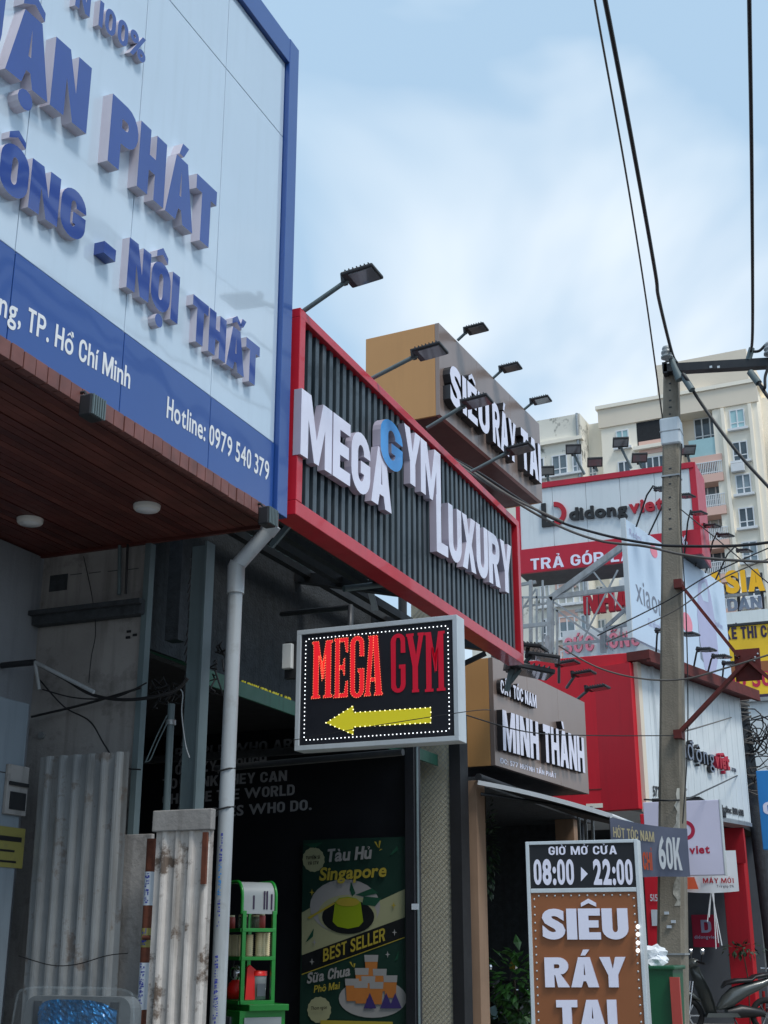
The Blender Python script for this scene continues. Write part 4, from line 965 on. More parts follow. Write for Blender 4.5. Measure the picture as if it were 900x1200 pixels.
LW = ('letterwhite', 'letterdark')
s0 = (529, 472); e0 = (575, 512)
writepx(FU, su, 'SIÊU', (528, 470), (574, 513), (527, 425), 0, .09, mats=LW, bold=.035, gap=.05)
writepx(FU, su, 'RÁY', (578, 517), (606, 545), (578, 470), 0, .09, mats=LW, bold=.035, gap=.04)
writepx(FU, su, 'TAI', (612, 547), (635, 567), (611, 501), 0, .09, mats=LW, bold=.035, gap=.04)
bb = thing('barber_building', 'dim barber shop building behind the tan box signs', 'building')
Fm_A, Fm_B = P(577, 770, z=4.35), P(685, 823, z=4.35)
FM = Frame(Fm_A, Fm_B); LMn = FM.len
bx('upper_wall', 'darkstucco', bb, -8, -5.6, 12.4, 16.2, 3.3, 4.3)
bx('side_wall', 'greywall', bb, -8, -4.7, 11.76, 11.9, 0, 4.2)
bx('ceiling', 'darkstucco', bb, -8, -4.0, 11.8, 16.3, 2.98, 3.05)
bx('interior_back', 'gate', bb, -6.6, -6.5, 11.9, 16.3, 0, 3)
bx('lower_yellow_wall', 'ochre', bb, -6.49, -6.46, 12, 16, 0, 1.4)
bx('far_wall', 'darkstucco', bb, -6.5, -4.1, 16.2, 16.3, 0, 3)
bx('pilaster', 'tanpillar', bb, P(546, 1050, y=11.7).x, P(561, 1050, y=11.7).x, 11.7, 11.95, 0, 3.0, bev=.005)
bx('pilaster', 'tanpillar', bb, P(650, 960, y=15.6).x, P(672, 960, y=15.6).x, 15.6, 15.9, 0, 3.1, bev=.005)
for k in range(3):
    x = P(678 + k * 8, 960, y=15.4).x; MB().tube([(x, 15.4, 1.2), (x, 15.4, 3.1)], .02, 8).build('riser_pipe', 'steel', bb)
# support posts to the upper box
for u in (.3, LU - .3):
    p0 = FU.W(u, .6, 4.5); MB().tube([p0, FU.W(u, .6, zb_ + .02)], .05, 8).build('sign_post', 'darkmetal', bb)

mn = FM.thing('barber_sign', 'lower tan and bronze barber box sign with white raised name letters', 'shop sign')
zt_ = 4.35; zb_ = (FM.px(575, 895)[1] + FM.px(688, 930)[1]) / 2; dep = .75
for i in range(3): bx('front_panel', 'bronze', mn, LMn * i / 3 + .002, LMn * (i + 1) / 3 - .002, 0, .05, zb_, zt_, bev=.003)
bx('end_panel', 'tan', mn, 0, .03, .052, dep, zb_, zt_ - .003, bev=.003)
bx('end_panel', 'redwall', mn, LMn - .03, LMn, .052, dep, zb_, zt_ - .003, bev=.003)
bx('top_panel', 'bronze', mn, .032, LMn - .032, .052, dep, zt_ - .03, zt_ - .006)
bx('underside_panel', 'darkmetal', mn, .032, LMn - .032, .052, dep, zb_ + .002, zb_ + .03)
writepx(FM, mn, 'CẮT TÓC NAM', (587, 812), (629, 830), (587, 796), 0, .05, mats=LW, bold=.03, gap=.07)
writepx(FM, mn, 'MINH THÀNH', (590, 879), (686, 906), (590, 832), 0, .065, mats=LW, bold=.035, gap=.05)
writepx(FM, mn, 'ĐC: 577 HUỲNH TẤN PHÁT', (586, 894), (652, 912), (586, 888), 0, .004, mats=('letterwhite',), bold=.02, gap=.1, joined='small_printed_address')

# awning
aw = thing('awning', 'dark retractable awning with a white front edge over the barber shop', 'awning')
a0 = Vector((-3.92, 11.62, P(560, 917, y=11.62).z)); a1 = P(716, 956, y=11.62)
sheet = MB(); ns_ = 10; vs = []
for i in range(ns_ + 1):
    t_ = i / ns_; zz = a0.z + (a1.z - a0.z) * t_ + .05 * 4 * t_ * (1 - t_)*.4; xx = a0.x + (a1.x - a0.x) * t_
    vs += [(xx, 11.62, zz), (xx, 15.4, zz)]
sheet.add(vs, [(2 * i, 2 * i + 1, 2 * i + 3, 2 * i + 2) for i in range(ns_)]); sheet.build('fabric', 'black', aw)
ed = MB()
for i in range(ns_): ed.beam(vs[2 * i], vs[2 * i + 2], .03, .04)
ed.build('side_hem', 'whitecloth', aw)
MB().tube([(a1.x, 11.6, a1.z), (a1.x, 15.4, a1.z)], .022, 8).build('front_bar', 'whitecloth', aw)
MB().tube([a0 + Vector((0, 0, .05)), (a0.x, 15.4, a0.z + .05)], .035, 10).build('roller', 'black', aw)
MB().tube([(a0.x, 11.68, a0.z - .1), ((a0.x + a1.x) / 2, 11.9, a0.z - .2), (a1.x, 11.68, a1.z - .03)], .016, 8).build('folding_arm', 'darkmetal', aw)
# banner
FB = Frame((P(713, 960, y=11.6).x, 11.6), rz=R(-3))
bn = FB.thing('cloth_banner', 'grey cloth banner offering a haircut price of 60K, tied beside the concrete pole', 'banner')
tl, tr_, br_, bl_ = FB.px(714, 957), FB.px(805, 971), FB.px(803, 1027), FB.px(748, 1022)
mb = MB(); vs = []; nx, nz = 18, 8
for j in range(nz + 1):
    for i in range(nx + 1):
        u, v = i / nx, j / nz; x = tl[0] + (tr_[0] - tl[0]) * u
        top = tl[1] + (tr_[1] - tl[1]) * u - .02 * math.sin(math.pi * u); bot = br_[1] - .004 * math.sin(8 * u)
        vs.append((x, .012 * math.sin(9 * u + 2 * v) * (1 - .3 * v), top + (bot - top) * v))
mb.add(vs, [(j * (nx + 1) + i, j * (nx + 1) + i + 1, (j + 1) * (nx + 1) + i + 1, (j + 1) * (nx + 1) + i) for j in range(nz) for i in range(nx)], 0, True)
mb.build('cloth', 'bannergrey', bn)
writepx(FB, bn, 'HỚT TÓC NAM', (719, 981), (767, 987), (719, 969), -.016, 0, mats=('cream2',), bold=.02, gap=.06, joined='printed_words')
writepx(FB, bn, '60K', (773, 1018), (800, 1020), (773, 980), -.018, 0, mats=('whitecloth',), bold=.03, gap=.05, joined='printed_price')
writepx(FB, bn, 'CHỈ', (754, 1019), (765, 1020), (754, 998), -.016, 0, mats=('orangecloth',), bold=.03, gap=.05, joined='printed_words')
MB().tube([FB.o * 0 + Vector((tl[0], 0, tl[1])), (tl[0], 0, bl_[1])], .004, 5).build('cord', 'wire', bn)

# standing sign
FD = Frame((P(618, 1050, y=5.5).x, 5.5), rz=R(4))
sn = FD.thing('standing_sign', 'tall standing box sign with opening hours above a brown lettered panel', 'sign')
W_ = FD.px(748, 1000)[0]; zt_ = FD.px(680, 985)[1]; zm = FD.px(680, 1043)[1]
bx('box_body', 'alu', sn, 0, W_, .012, .09, .12, zt_, bev=.004)
bx('hours_panel', 'blackgloss', sn, .014, W_ - .014, -.001, .013, zm + .008, zt_ - .012)
bx('brown_panel', 'brownboard', sn, .014, W_ - .014, -.001, .013, .15, zm - .01)
for a in ((0, .016, .12, zt_), (W_ - .016, W_, .12, zt_)): bx('trim_bar', 'alu', sn, a[0], a[1], -.008, .011, a[2], a[3], bev=.002)
for a in ((.016, W_ - .016, zt_ - .014, zt_), (.016, W_ - .016, zm - .01, zm + .008), (.016, W_ - .016, .12, .15)): bx('trim_bar', 'alu', sn, a[0], a[1], -.0075, .011, a[2], a[3], bev=.002)
for x in (.03, W_ - .06): bx('foot', 'darkmetal', sn, x, x + .03, -.15, .3, 0, .12)
writepx(FD, sn, 'GIỜ MỞ CỬA', (643, 1002), (723, 1001), (643, 992), -.001, .003, mats=('letterwhite',), bold=.025, gap=.08, joined='printed_words')
writepx(FD, sn, '08:00', (626, 1037), (673, 1037), (626, 1007), -.001, .004, mats=('letterwhite',), bold=.04, gap=.07)
writepx(FD, sn, '22:00', (696, 1037), (742, 1037), (696, 1007), -.001, .004, mats=('letterwhite',), bold=.04, gap=.07)
a, b_, c_ = FD.px(681, 1033), FD.px(681, 1016), FD.px(689, 1024)
MB().add([(q_[0], -.004, q_[1]) for q_ in (a, b_, c_)], [(0, 1, 2)]).build('triangle_mark', 'letterwhite', sn)
for txt, a, b_, tp in (('SIÊU', (636, 1101), (737, 1101), (636, 1065)), ('RÁY', (639, 1157), (735, 1157), (639, 1122)), ('TAI', (653, 1209), (724, 1209), (653, 1172))):
    writepx(FD, sn, txt, a, b_, tp, -.001, .012, mats=('letterwhite', 'letterside'), bold=.06, gap=.035)
mb = MB(); z = zm - .035; xs_ = .03
rv = lambda x, z: mb.add([(x + .004 * math.cos(k * 1.047), -.0025, z + .004 * math.sin(k * 1.047)) for k in range(6)] + [(x, -.006, z)], [(k, (k + 1) % 6, 6) for k in range(6)], 0, True)
while z > .2: rv(.03, z); rv(W_ - .03, z); z -= .032
for k in range(12): rv(.05 + k * (W_ - .1) / 11, zm - .022)
mb.build('bulb_studs', 'alu', sn, 'stuff')
for k, py in enumerate((1086, 1095, 1105, 1114)):
    q_ = FD.px(747.5, py, off=-.02); MB().lathe((q_[0], -.02, q_[1]), [(0, -.010), (.007, -.006), (.009, 0), (.007, .006), (0, .010)], 10).build('lit_bulb', 'headlight', sn)
# ------------------------------------------------------------------ floodlights
def floodlight(base, head, label, group, size=1.0, yaw=0.0, gloss='lampglass', bent=False, tilt=-12):
    base, head = Vector(base), Vector(head)
    o = thing('floodlight', label, 'floodlight', base, 0, group)
    d = head - base
    if bent: pts = [(0, 0, 0), d * .55 + Vector((0, 0, d.length * .28)), d * .85 + Vector((0, 0, d.length * .24)), d + Vector((0, 0, .03))]
    else: pts = [(0, 0, 0), d]
    MB().tube(pts, .019 * size if bent else .024 * size, 8).build('arm', 'darkmetal' if bent else 'greypaint', o)
    hd = bpy.data.objects.new('head', None)
    mb = MB(); s = size; ww, ll, hh = .14 * s, .31 * s, .036 * s
    mb.box(-.02 * s, ll, -ww, ww, -hh / 2, hh / 2, bev=.008)
    for k in range(7): mb.box(.02 * s + k * .04 * s, .03 * s + k * .04 * s, -ww * .92, ww * .92, hh / 2, hh / 2 + .018 * s)
    mb.box(-.06 * s, -.02 * s, -.04 * s, .04 * s, -.03 * s, .07 * s)
    h = mb.build('lamp_housing', 'darkmetal', o)
    g_ = bx('lamp_glass', gloss, h, .05 * s, ll - .02 * s, -ww * .85, ww * .85, -hh / 2 - .006, -hh / 2 + .002)
    h.location = d; h.rotation_euler = (0, R(tilt), yaw)
    bpy.data.objects.remove(hd)
    return o
ords = ('first', 'second', 'third', 'fourth', 'fifth', 'sixth', 'seventh')
for i, (b_, h_) in enumerate((((345, 372), (408, 328)), ((429, 447), (489, 416)), ((500, 502), (546, 474)), ((552, 553), (597, 529)))):
    bp = P(*b_, x=SX - .02); hp = P(*h_, y=bp.y + .05)
    floodlight(bp, hp, ('floodlight on a long arm over the ribbed sign, nearest the white billboard', 'floodlight on a long arm in front of the tan end of the box sign', 'floodlight on a long arm crossing the high ear cleaning letters', 'floodlight on a long arm nearest the right end of the ribbed sign')[i], 'floodlights on long arms over the gym sign', .70, R(0), tilt=(-6))
for i, (b_, h_) in enumerate((((536, 399), (548, 388)), ((578, 443), (589, 433)), ((614, 480), (625, 471)))):
    bp = P(*b_, z=8.0); hp = P(*h_, y=bp.y)
    floodlight(bp, hp, 'floodlight on top of the high bronze box sign, ' + ('nearest its tan end', 'the middle one of three', 'farthest down the street')[i], 'floodlights on the high bronze sign', .72, 0, tilt=-4)
for i, (b_, h_) in enumerate((((600, 790), (606, 757)), ((598, 800), (622, 768)), ((594, 810), (600, 782)))):
    floodlight(P(*b_, y=12.2), P(*h_, y=12.2), 'large dark floodlight over the barber name sign, ' + ('topmost of three', 'the one reaching farthest right', 'lowest and nearest')[i], 'floodlights over the barber name sign', .95 if i < 2 else 1.3, R(15 * i), tilt=10)

# ------------------------------------------------------------------ phone shop (red and white)
zc = 5.3
A, B = P(750, 777, z=zc), P(866, 818, z=zc)
FR = Frame(A, B); LR = FR.len
rb = thing('phone_shop', 'red and white two storey phone shop with a ribbed white fascia', 'building')
fr_ = lambda name, m_, *a, **k: (lambda o: (setattr(o, 'location', FR.o), setattr(o, 'rotation_euler', (0, 0, FR.rz)), o)[2])(bx(name, m_, rb, *a, **k))
zl = FR.px(873, 963)[1]
fr_('side_wall', 'redwall', -.22, -.03, .05, 6, P(700, 948, y=17.5).z, zc - .02)
# the red wall that faces the camera
xA = A.x
bx('red_end_wall', 'redwall', rb, -7.5, A.x - .12, A.y - .05, A.y + .2, P(720, 945, y=A.y).z, P(745, 765, y=A.y).z, bev=.01)
zrs = P(720, 925, y=A.y).z
bx('wall_seam', 'oxide', rb, -7.5, A.x - .125, A.y - .056, A.y - .05, zrs, zrs + .012)
bx('peeled_patch', 'mould', rb, P(687, 945, y=A.y - .05).x, P(729, 945, y=A.y - .05).x, A.y - .056, A.y - .05, P(700, 948, y=A.y).z + .01, P(700, 942, y=A.y).z)
npan = 16
for i in range(npan):
    a = -.0 + LR * i / npan; o = fr_('fascia_sheet', 'facade', a + .003, a + LR / npan - .003, 0, .05, zl, zc, bev=.012)
fr_('corner_strip', 'creamshade', -.11, -.003, -.01, .06, zl - .1, zc)
fr_('bottom_trim', 'steel', -.1, LR + .02, -.02, .3, zl - .06, zl - .005)
fr_('end_cap', 'facade', LR + .002, LR + .03, 0, .5, zl, zc)
fr_('top_beam', 'oxide', -.2, LR + .25, -.25, .1, zc + .005, zc + .13)
fr_('top_beam', 'oxide', -.19, LR + .24, -.26, -.2, zc - .04, zc + .0)
tA = FR.px(797, 868, off=-.07)
def shopobj(): 
    e = thing('fascia_lettering', 'spaced raised phone shop name letters on the white ribbed fascia', 'lettering', FR.o, FR.rz); return e
fl = shopobj()
writepx(FR, fl, 'diđộng', (795, 885), (838, 899), (795, 863), -.01, .06, mats=('greyprint', 'letterdark'), bold=.0, gap=.16)
writepx(FR, fl, 'việt', (839, 899), (856, 903), (839, 880), -.01, .06, mats=('redletter', 'crimson'), bold=.03, gap=.1)
writepx(FR, fl, '.vn', (857, 903), (863, 905), (857, 897), -.01, .01, mats=('greyprint', 'letterdark'), bold=.02, gap=.12)
writepx(FR, fl, '577', (766, 933), (774, 934), (766, 921), -.01, .004, mats=('blackprint',), bold=.02, gap=.1, joined='printed_number')
writepx(FR, fl, 'Hotline: 1800 6018', (846, 951), (872, 957), (846, 943), -.01, .004, mats=('blackprint',), bold=.03, gap=.1, joined='printed_number')
# ground floor: red piers and dark interior
bx('red_pier', 'redwall', rb, P(850, 1050, y=22.2).x - .02, P(874, 1050, y=22.2).x + .02, 22.2, 22.6, 0, P(860, 962, y=22.2).z, bev=.01)
bx('red_pier', 'redwall', rb, P(757, 1000, y=17.6).x - .05, P(773, 1000, y=17.6).x, 17.6, 17.8, 0, 3.2, bev=.01)
sp_ = P(768, 1050, y=17.6)
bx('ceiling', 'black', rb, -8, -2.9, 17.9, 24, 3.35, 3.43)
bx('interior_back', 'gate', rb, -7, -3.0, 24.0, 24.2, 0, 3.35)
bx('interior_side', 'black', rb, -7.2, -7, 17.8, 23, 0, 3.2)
bx('red_lintel', 'redwall', rb, -4.6, P(870, 960, y=22.1).x, 22.05, 22.15, P(850, 1012, y=22.1).z, P(850, 962, y=22.1).z)
bx('upper_block', 'facade', rb, -6.5, FR.W(LR, .6, 0).x - .2, A.y + .3, FR.W(LR, 0, 0).y - .1, 3.3, zc)
FI = Frame((-3.9, 23.9), rz=0)
dm = MB()
q1 = FI.px(830, 1085)
write('D', rb, (0, 0), (.01, 0), .01, 0, 0, ('crimson',), joined='tmp'); bpy.data.objects.remove(bpy.data.objects['tmp'])
wi = FI.thing('window_decal', 'dim crimson shop logo decal deep inside the red shop front', 'decal')
writepx(FI, wi, 'D', (822, 1093), (834, 1093), (822, 1078), 0, .003, mats=('lilacprint',), bold=.03, joined='logo_mark')
bx('decal_board', 'crimson', wi, FI.px(812, 1100)[0], FI.px(842, 1100)[0], .004, .02, FI.px(812, 1110)[1], FI.px(812, 1072)[1])
writepx(FI, wi, 'didongviet', (814, 1100), (840, 1100), (814, 1096), 0, .003, mats=('lilacprint',), bold=.03, joined='printed_name')
# notice on the pier
ntc = thing('notice', 'small white paper notice with number 515 above it on the red pier', 'notice', (sp_.x, 17.59, 0))
bx('paper', 'sticker', ntc, P(762, 1050, y=17.59).x - sp_.x, P(771, 1050, y=17.59).x - sp_.x, -.008, -.004, P(766, 1085, y=17.59).z, P(766, 1066, y=17.59).z)
Fn = Frame((sp_.x, 17.59), rz=0)
writepx(Fn, ntc, '515', (762, 1056), (771, 1056), (762, 1048), -.004, .003, mats=('sticker',), bold=.02, joined='printed_number')
# lightbox
FX = Frame((P(757, 1000, y=15.2).x, 15.2), rz=R(2))
lx = FX.thing('lightbox_sign', 'lilac projecting lightbox with a crimson ring logo behind the concrete pole', 'sign')
xb, zt_ = FX.px(842, 937); zb_ = FX.px(800, 1026)[1]
bx('box_body', 'lilacbox', lx, 0, xb, 0, .16, zb_, zt_, bev=.006)
bx('side_trim', 'alu', lx, xb + .001, xb + .012, -.004, .164, zb_ - .005, zt_ + .005)
bx('top_trim', 'darkmetal', lx, .2, xb * .8, .02, .06, zt_ + .004, zt_ + .02)
cc = FX.px(803, 973); rr_ = FX.px(814.5, 973)[0] - cc[0]
mb = MB(); n = 32
vs = [(cc[0] + r * math.cos(2 * math.pi * k / n), -.003, cc[1] + r * math.sin(2 * math.pi * k / n)) for r in (rr_, rr_ * .62) for k in range(n)]
mb.add(vs, [(k, (k + 1) % n, n + (k + 1) % n, n + k) for k in range(n)]); mb.build('ring_logo', 'crimson', lx)
for q_ in (((777, 957), (779, 989)),):
    a_, b__ = FX.px(*q_[0]), FX.px(*q_[1]); bx('logo_bar', 'navy', lx, a_[0] + .02, a_[0] + .07, -.004, -.002, b__[1], a_[1])
writepx(FX, lx, 'didong', (766, 1001), (807, 1001), (766, 991), 0, .003, mats=('navy',), bold=.04, gap=.06, joined='printed_name')
writepx(FX, lx, 'viet', (808, 1001), (832, 1000), (808, 991), 0, .003, mats=('crimson',), bold=.04, gap=.06, joined='printed_name')
MB().tube([(.3, .1, zt_), (.3, 1.5, zt_ + .3)], .02, 8).build('mount_arm', 'steel', lx)
# white banner under it
FQ = Frame((P(800, 1030, y=16.2).x, 16.2), rz=R(0))
wb = FQ.thing('small_banner', 'white and orange printed banner hung across the red shop front', 'banner')
a_, b__ = FQ.px(800, 1045), FQ.px(866, 1045); zt_ = FQ.px(840, 997)[1]
mb = MB(); vs = []
for j in range(5):
    for i in range(15):
        u, v = i / 14, j / 4; vs.append((a_[0] + (b__[0] - a_[0]) * u, .02 * math.sin(7 * u + v), zt_ - v * (zt_ - a_[1]) - .02 * math.sin(3 * u) * v))
mb.add(vs, [(j * 15 + i, j * 15 + i + 1, (j + 1) * 15 + i + 1, (j + 1) * 15 + i) for j in range(4) for i in range(14)], 0, True); mb.build('cloth', 'whitecloth', wb)
q0, q1, q2, q3 = FQ.px(800, 1042), FQ.px(819, 1042), FQ.px(814, 1028), FQ.px(800, 1028)
MB().add([(p_[0], -.024, p_[1]) for p_ in (q0, q1, q2, q3)], [(0, 1, 2, 3)]).build('orange_print', 'orangecloth', wb)
writepx(FQ, wb, 'MÁY MỚI', (824, 1035), (860, 1035), (824, 1029), -.024, 0, mats=('redletter',), bold=.02, joined='printed_words')
writepx(FQ, wb, 'Trả góp 0%', (840, 1040), (860, 1040), (840, 1037), -.024, 0, mats=('navy',), bold=.01, joined='printed_words')
MB().tube([FQ.px(845, 1000)[0:1] + (-.02,) + FQ.px(845, 1000)[1:], (FQ.px(850, 1018)[0], -.02, FQ.px(850, 1018)[1])], .012, 5).build('dark_print', 'navy', wb)
# hanging white cords
hc = thing('cord_bundle', 'bundle of white cords hanging inside the red shop entrance', 'cords')
for (a_, b__) in (((833, 1045), (829, 1080)), ((835, 1045), (842, 1105)), ((834, 1045), (846, 1108)), ((836, 1045), (839, 1112)), ((833, 1045), (831, 1075))):
    MB().tube([P(*a_, y=19.4), P(*b__, y=19.4)], .008, 5).build('cord', 'whitetext', hc)

# facade floodlights on goosenecks
for i, (b_, h_) in enumerate((((753, 761), (772, 740)), ((775, 770), (800, 744)), ((797, 774), (820, 762)), ((814, 786), (838, 770)), ((832, 797), (850, 778)))):
    bp = FR.px(*b_); bw = FR.W(bp[0], -.2, zc + .1); hp = P(*h_, y=bw.y - .1)
    floodlight(bw, hp, 'gooseneck floodlight over the ribbed white fascia, %s from the left' % ords[i], 'gooseneck lights over the white fascia', .75, R(-20), bent=True, tilt=6)
for i, (b_, h_) in enumerate((((655, 800), (655, 779)), ((664, 806), (674, 791)), ((676, 820), (690, 808)))):
    bw = P(*b_, y=16.6); floodlight(bw, P(*h_, y=16.4), 'dark floodlight in front of the red end wall, ' + ('topmost', 'middle', 'lowest')[i] + ' of the three', 'floodlights before the red end wall', .85, R(-5), tilt=-4)

# xiaomi billboard
A, B = P(733, 608, z=7.45), P(848, 685, z=7.45)
FZ = Frame(A, B); LZ = FZ.len
xm = FZ.thing('blue_billboard', 'pale blue phone billboard with grey lettering behind the concrete pole', 'billboard')
zb_ = (FZ.px(742, 743)[1] * 1 + FZ.px(850, 803)[1]) / 2
bx('board', 'paleblue', xm, 0, LZ, 0, .06, zb_, 7.45, bev=.004)
bx('edge_trim', 'alu', xm, -.03, -.002, -.004, .07, zb_ - .01, 7.46)
writepx(FZ, xm, 'xiaomi', (746, 704), (784, 729), (747, 676), 0, .003, mats=('greyprint',), bold=.006, gap=.1, joined='printed_name')
writepx(FZ, xm, 'Các mẫu mới', (760, 733), (775, 740), (760, 724), 0, .003, mats=('lilacprint',), bold=.01, joined='small_print')
writepx(FZ, xm, 'Redmi', (738, 627), (752, 636), (738, 619), 0, .003, mats=('lilacprint',), bold=.01, joined='small_print')
for c_, r_ in (((766, 646), 4), ((805, 730), 6)):
    q_ = FZ.px(*c_); ra = FZ.px(c_[0] + r_, c_[1])[0] - q_[0]
    MB().disc(q_, ra, -.004, -.002, 20, rz=ra * .7).build('printed_dot', 'pinkprint', xm)
pb = lambda pts, nm, m_, k: MB().add([(x, -.002 - .001 * k, z) for x, z in [FZ.px(*p_) for p_ in pts]], [tuple(t_) for t_ in tri_poly([FZ.px(*p_) for p_ in pts])]).build(nm, m_, xm)
pb([(818, 685), (822, 676), (828, 679), (833, 700), (838, 730), (842, 768), (838, 792), (826, 784), (820, 750), (817, 720)], 'printed_figure', 'lilacprint', 1)
pb([(822, 684), (826, 682), (829, 692), (830, 706), (824, 704), (821, 696)], 'printed_face', 'paleblue', 2)
pb([(818, 730), (828, 726), (832, 760), (828, 780), (821, 772)], 'printed_dress', 'greyprint', 0)
writepx(FZ, xm, 'Nhanh hơn', (838, 733), (847, 738), (838, 726), 0, .003, mats=('lilacprint',), bold=.01, joined='small_print')
for i, (b_, h_) in enumerate((((742, 610), (770, 574)), ((757, 628), (797, 582)), ((798, 650), (812, 602)), ((812, 662), (828, 617)), ((824, 672), (844, 628)), ((836, 682), (866, 646)))):
    u = FZ.px(*b_); bw = FZ.W(u[0], -.04, 7.4); hp = P(*h_, y=bw.y - .2)
    floodlight(bw, hp, 'gooseneck floodlight over the pale blue billboard, %s from the left' % ords[i], 'gooseneck lights over the blue billboard', .7, R(-20), bent=True, tilt=8)

# didongviet roof billboard
YD = 20.0
FV = Frame((P(606, 640, y=YD).x, YD), rz=R(0))
dv = FV.thing('roof_billboard', 'white and red rooftop billboard of a phone shop with a red depth edge', 'billboard')
xr, zt_ = FV.px(812, 541); zt_ = (zt_ + FV.px(640, 566)[1]) / 2; zm = FV.px(607, 645)[1]; zb_ = FV.px(606, 673)[1] + .05
for i in range(5): bx('white_panel', 'facade', dv, .07 + i * (xr - .14) / 5 + .003, .07 + (i + 1) * (xr - .14) / 5 - .003, 0, .05, zm + .002, zt_ - .10, bev=.003)
bx('red_band', 'redpanel', dv, 0, xr, -.012, .05, zb_ - .05, zm, bev=.004)
bx('red_border', 'redpanel', dv, 0, xr, -.03, .05, zt_ - .10, zt_, bev=.004)
for x in (0, xr - .07): bx('red_border', 'redpanel', dv, x, x + .07, -.013, .05, zm, zt_ - .10, bev=.004)
bx('red_side', 'redpanel', dv, xr + .001, xr + .03, -.01, .9, zb_ - .05, zt_)
bx('underside', 'darkmetal', dv, 0, xr, .052, .9, zb_ - .045, zb_)
bx('top_cover', 'steel', dv, 0, xr, .052, .9, zt_ - .04, zt_ - .005)
writepx(FV, dv, 'didong', (667, 610), (735, 603), (667, 595), 0, .05, mats=('blackprint', 'letterdark'), bold=.05, gap=.05)
writepx(FV, dv, 'viet', (737, 602), (778, 597), (737, 586), 0, .05, mats=('redletter', 'crimson'), bold=.05, gap=.05)
cx_ = FV.px(650, 604); rx_ = .16
mb = MB(); n = 18
vs = [(cx_[0] + r * math.cos(R(-90 + 180 * k / n)), y_, cx_[1] + .02 + r * math.sin(R(-90 + 180 * k / n))) for y_ in (-.04, 0) for r in (.21, .13) for k in range(n + 1)]
m1 = n + 1
mb.add(vs, [(k, k + 1, m1 + k + 1, m1 + k) for k in range(n)] + [(k, k + 1, 2 * m1 + k + 1, 2 * m1 + k) for k in range(n)] + [(m1 + k, m1 + k + 1, 3 * m1 + k + 1, 3 * m1 + k) for k in range(n)]); mb.build('logo_curve', 'redletter', dv)
bx('logo_bar', 'blackprint', dv, cx_[0] - .22, cx_[0] - .14, -.04, 0, cx_[1] - .19, cx_[1] + .23)
bx('logo_bar', 'blackprint', dv, cx_[0] - .14, cx_[0] + .0, -.04, 0, cx_[1] - .19, cx_[1] - .11)
writepx(FV, dv, 'TRẢ GÓP LÃI 0%', (622, 668), (784, 652), (622, 655), -.012, .006, mats=('letterwhite',), bold=.02, gap=.08)
writepx(FV, dv, '%', (796, 640), (806, 639), (796, 628), -.012, .006, mats=('letterwhite',), bold=.02, gap=.08)
for i, (b_, h_) in enumerate((((643, 566), (641, 556)), ((685, 556), (672, 531)), ((700, 552), (697, 546)), ((740, 549), (727, 523)), ((752, 548), (749, 541)), ((808, 541), (805, 532)))):
    yy = YD + (.85 if i in (0, 2, 4, 5) else .2)
    floodlight(P(*b_, y=yy), P(*h_, y=yy - .1), 'floodlight on top of the white and red rooftop billboard, %s from the left' % ords[i], 'floodlights on the rooftop billboard', .95, R(-75), tilt=-8)

# steel scaffold
sf = thing('steel_scaffold', 'grey galvanised lattice scaffold holding up the rooftop billboard', 'scaffold')
def member(a, b, w=.05, y=18.6, y2=None): return MB().beam(P(*a, y=y), P(*b, y=y2 or y), w, w).build('member', 'steel', sf)
for a_, b__, w_, y_ in (((645, 702), (730, 640), .09, 18.6), ((645, 700), (742, 688), .07, 18.6), ((645, 700), (645, 815), .09, 18.6), ((653, 715), (653, 815), .03, 18.6), ((641, 745), (641, 830), .06, 18.4),
                    ((645, 703), (720, 752), .03, 18.6), ((648, 712), (718, 762), .03, 18.6), ((707, 740), (707, 765), .08, 18.6), ((707, 738), (742, 730), .05, 18.6), ((710, 735), (740, 708), .05, 18.6),
                    ((694, 668), (742, 730), .025, 19.6), ((724, 668), (678, 760), .025, 19.6), ((622, 680), (622, 800), .05, 19.2), ((629, 690), (629, 810), .03, 19.2), ((612, 700), (612, 800), .03, 19.2), ((636, 680), (636, 770), .03, 19.6),
                    ((606, 700), (648, 700), .03, 19.2), ((606, 735), (650, 730), .06, 19), ((606, 712), (648, 706), .03, 19.4), ((610, 765), (650, 760), .03, 19.2), ((612, 790), (640, 788), .03, 19), ((606, 686), (628, 682), .05, 19.4), ((608, 720), (628, 690), .025, 19.4), ((660, 755), (740, 748), .04, 18.6), ((688, 735), (688, 700), .02, 19), ((728, 735), (728, 750), .03, 18.6)):
    member(a_, b__, w_, y_)
# red letters behind
FN = Frame((P(683, 710, y=23).x, 23), rz=R(0))
nh = FN.thing('roof_letters', 'large red rooftop letters on a steel grid below the rooftop billboard', 'sign lettering')
writepx(FN, nh, 'NHA', (684, 720), (740, 713), (684, 694), 0, .12, mats=('redletter', 'crimson'), bold=.05, gap=.04)
writepx(FN, nh, 'KHOA', (745, 712), (820, 704), (745, 685), 0, .12, mats=('redletter', 'crimson'), bold=.05, gap=.04)
MB().beam((-.2, .2, FN.px(684, 712)[1]), (3, .2, FN.px(684, 712)[1]), .05, .05).build('rail', 'steel', nh)
Fk = Frame((P(660, 765, y=22).x, 22), rz=0)
ks = Fk.thing('pale_roof_sign', 'pale rooftop sign with outlined red and white letters above the red wall', 'sign')
bx('board', 'facade', ks, 0, P(750, 760, y=22).x - Fk.o.x + .6, .0, .05, Fk.px(700, 800)[1], Fk.px(700, 736)[1])
writepx(Fk, ks, 'SỨC SỐNG', (662, 766), (750, 756), (662, 748), 0, .04, mats=('pinkprint', 'redletter'), bold=.03, gap=.12)

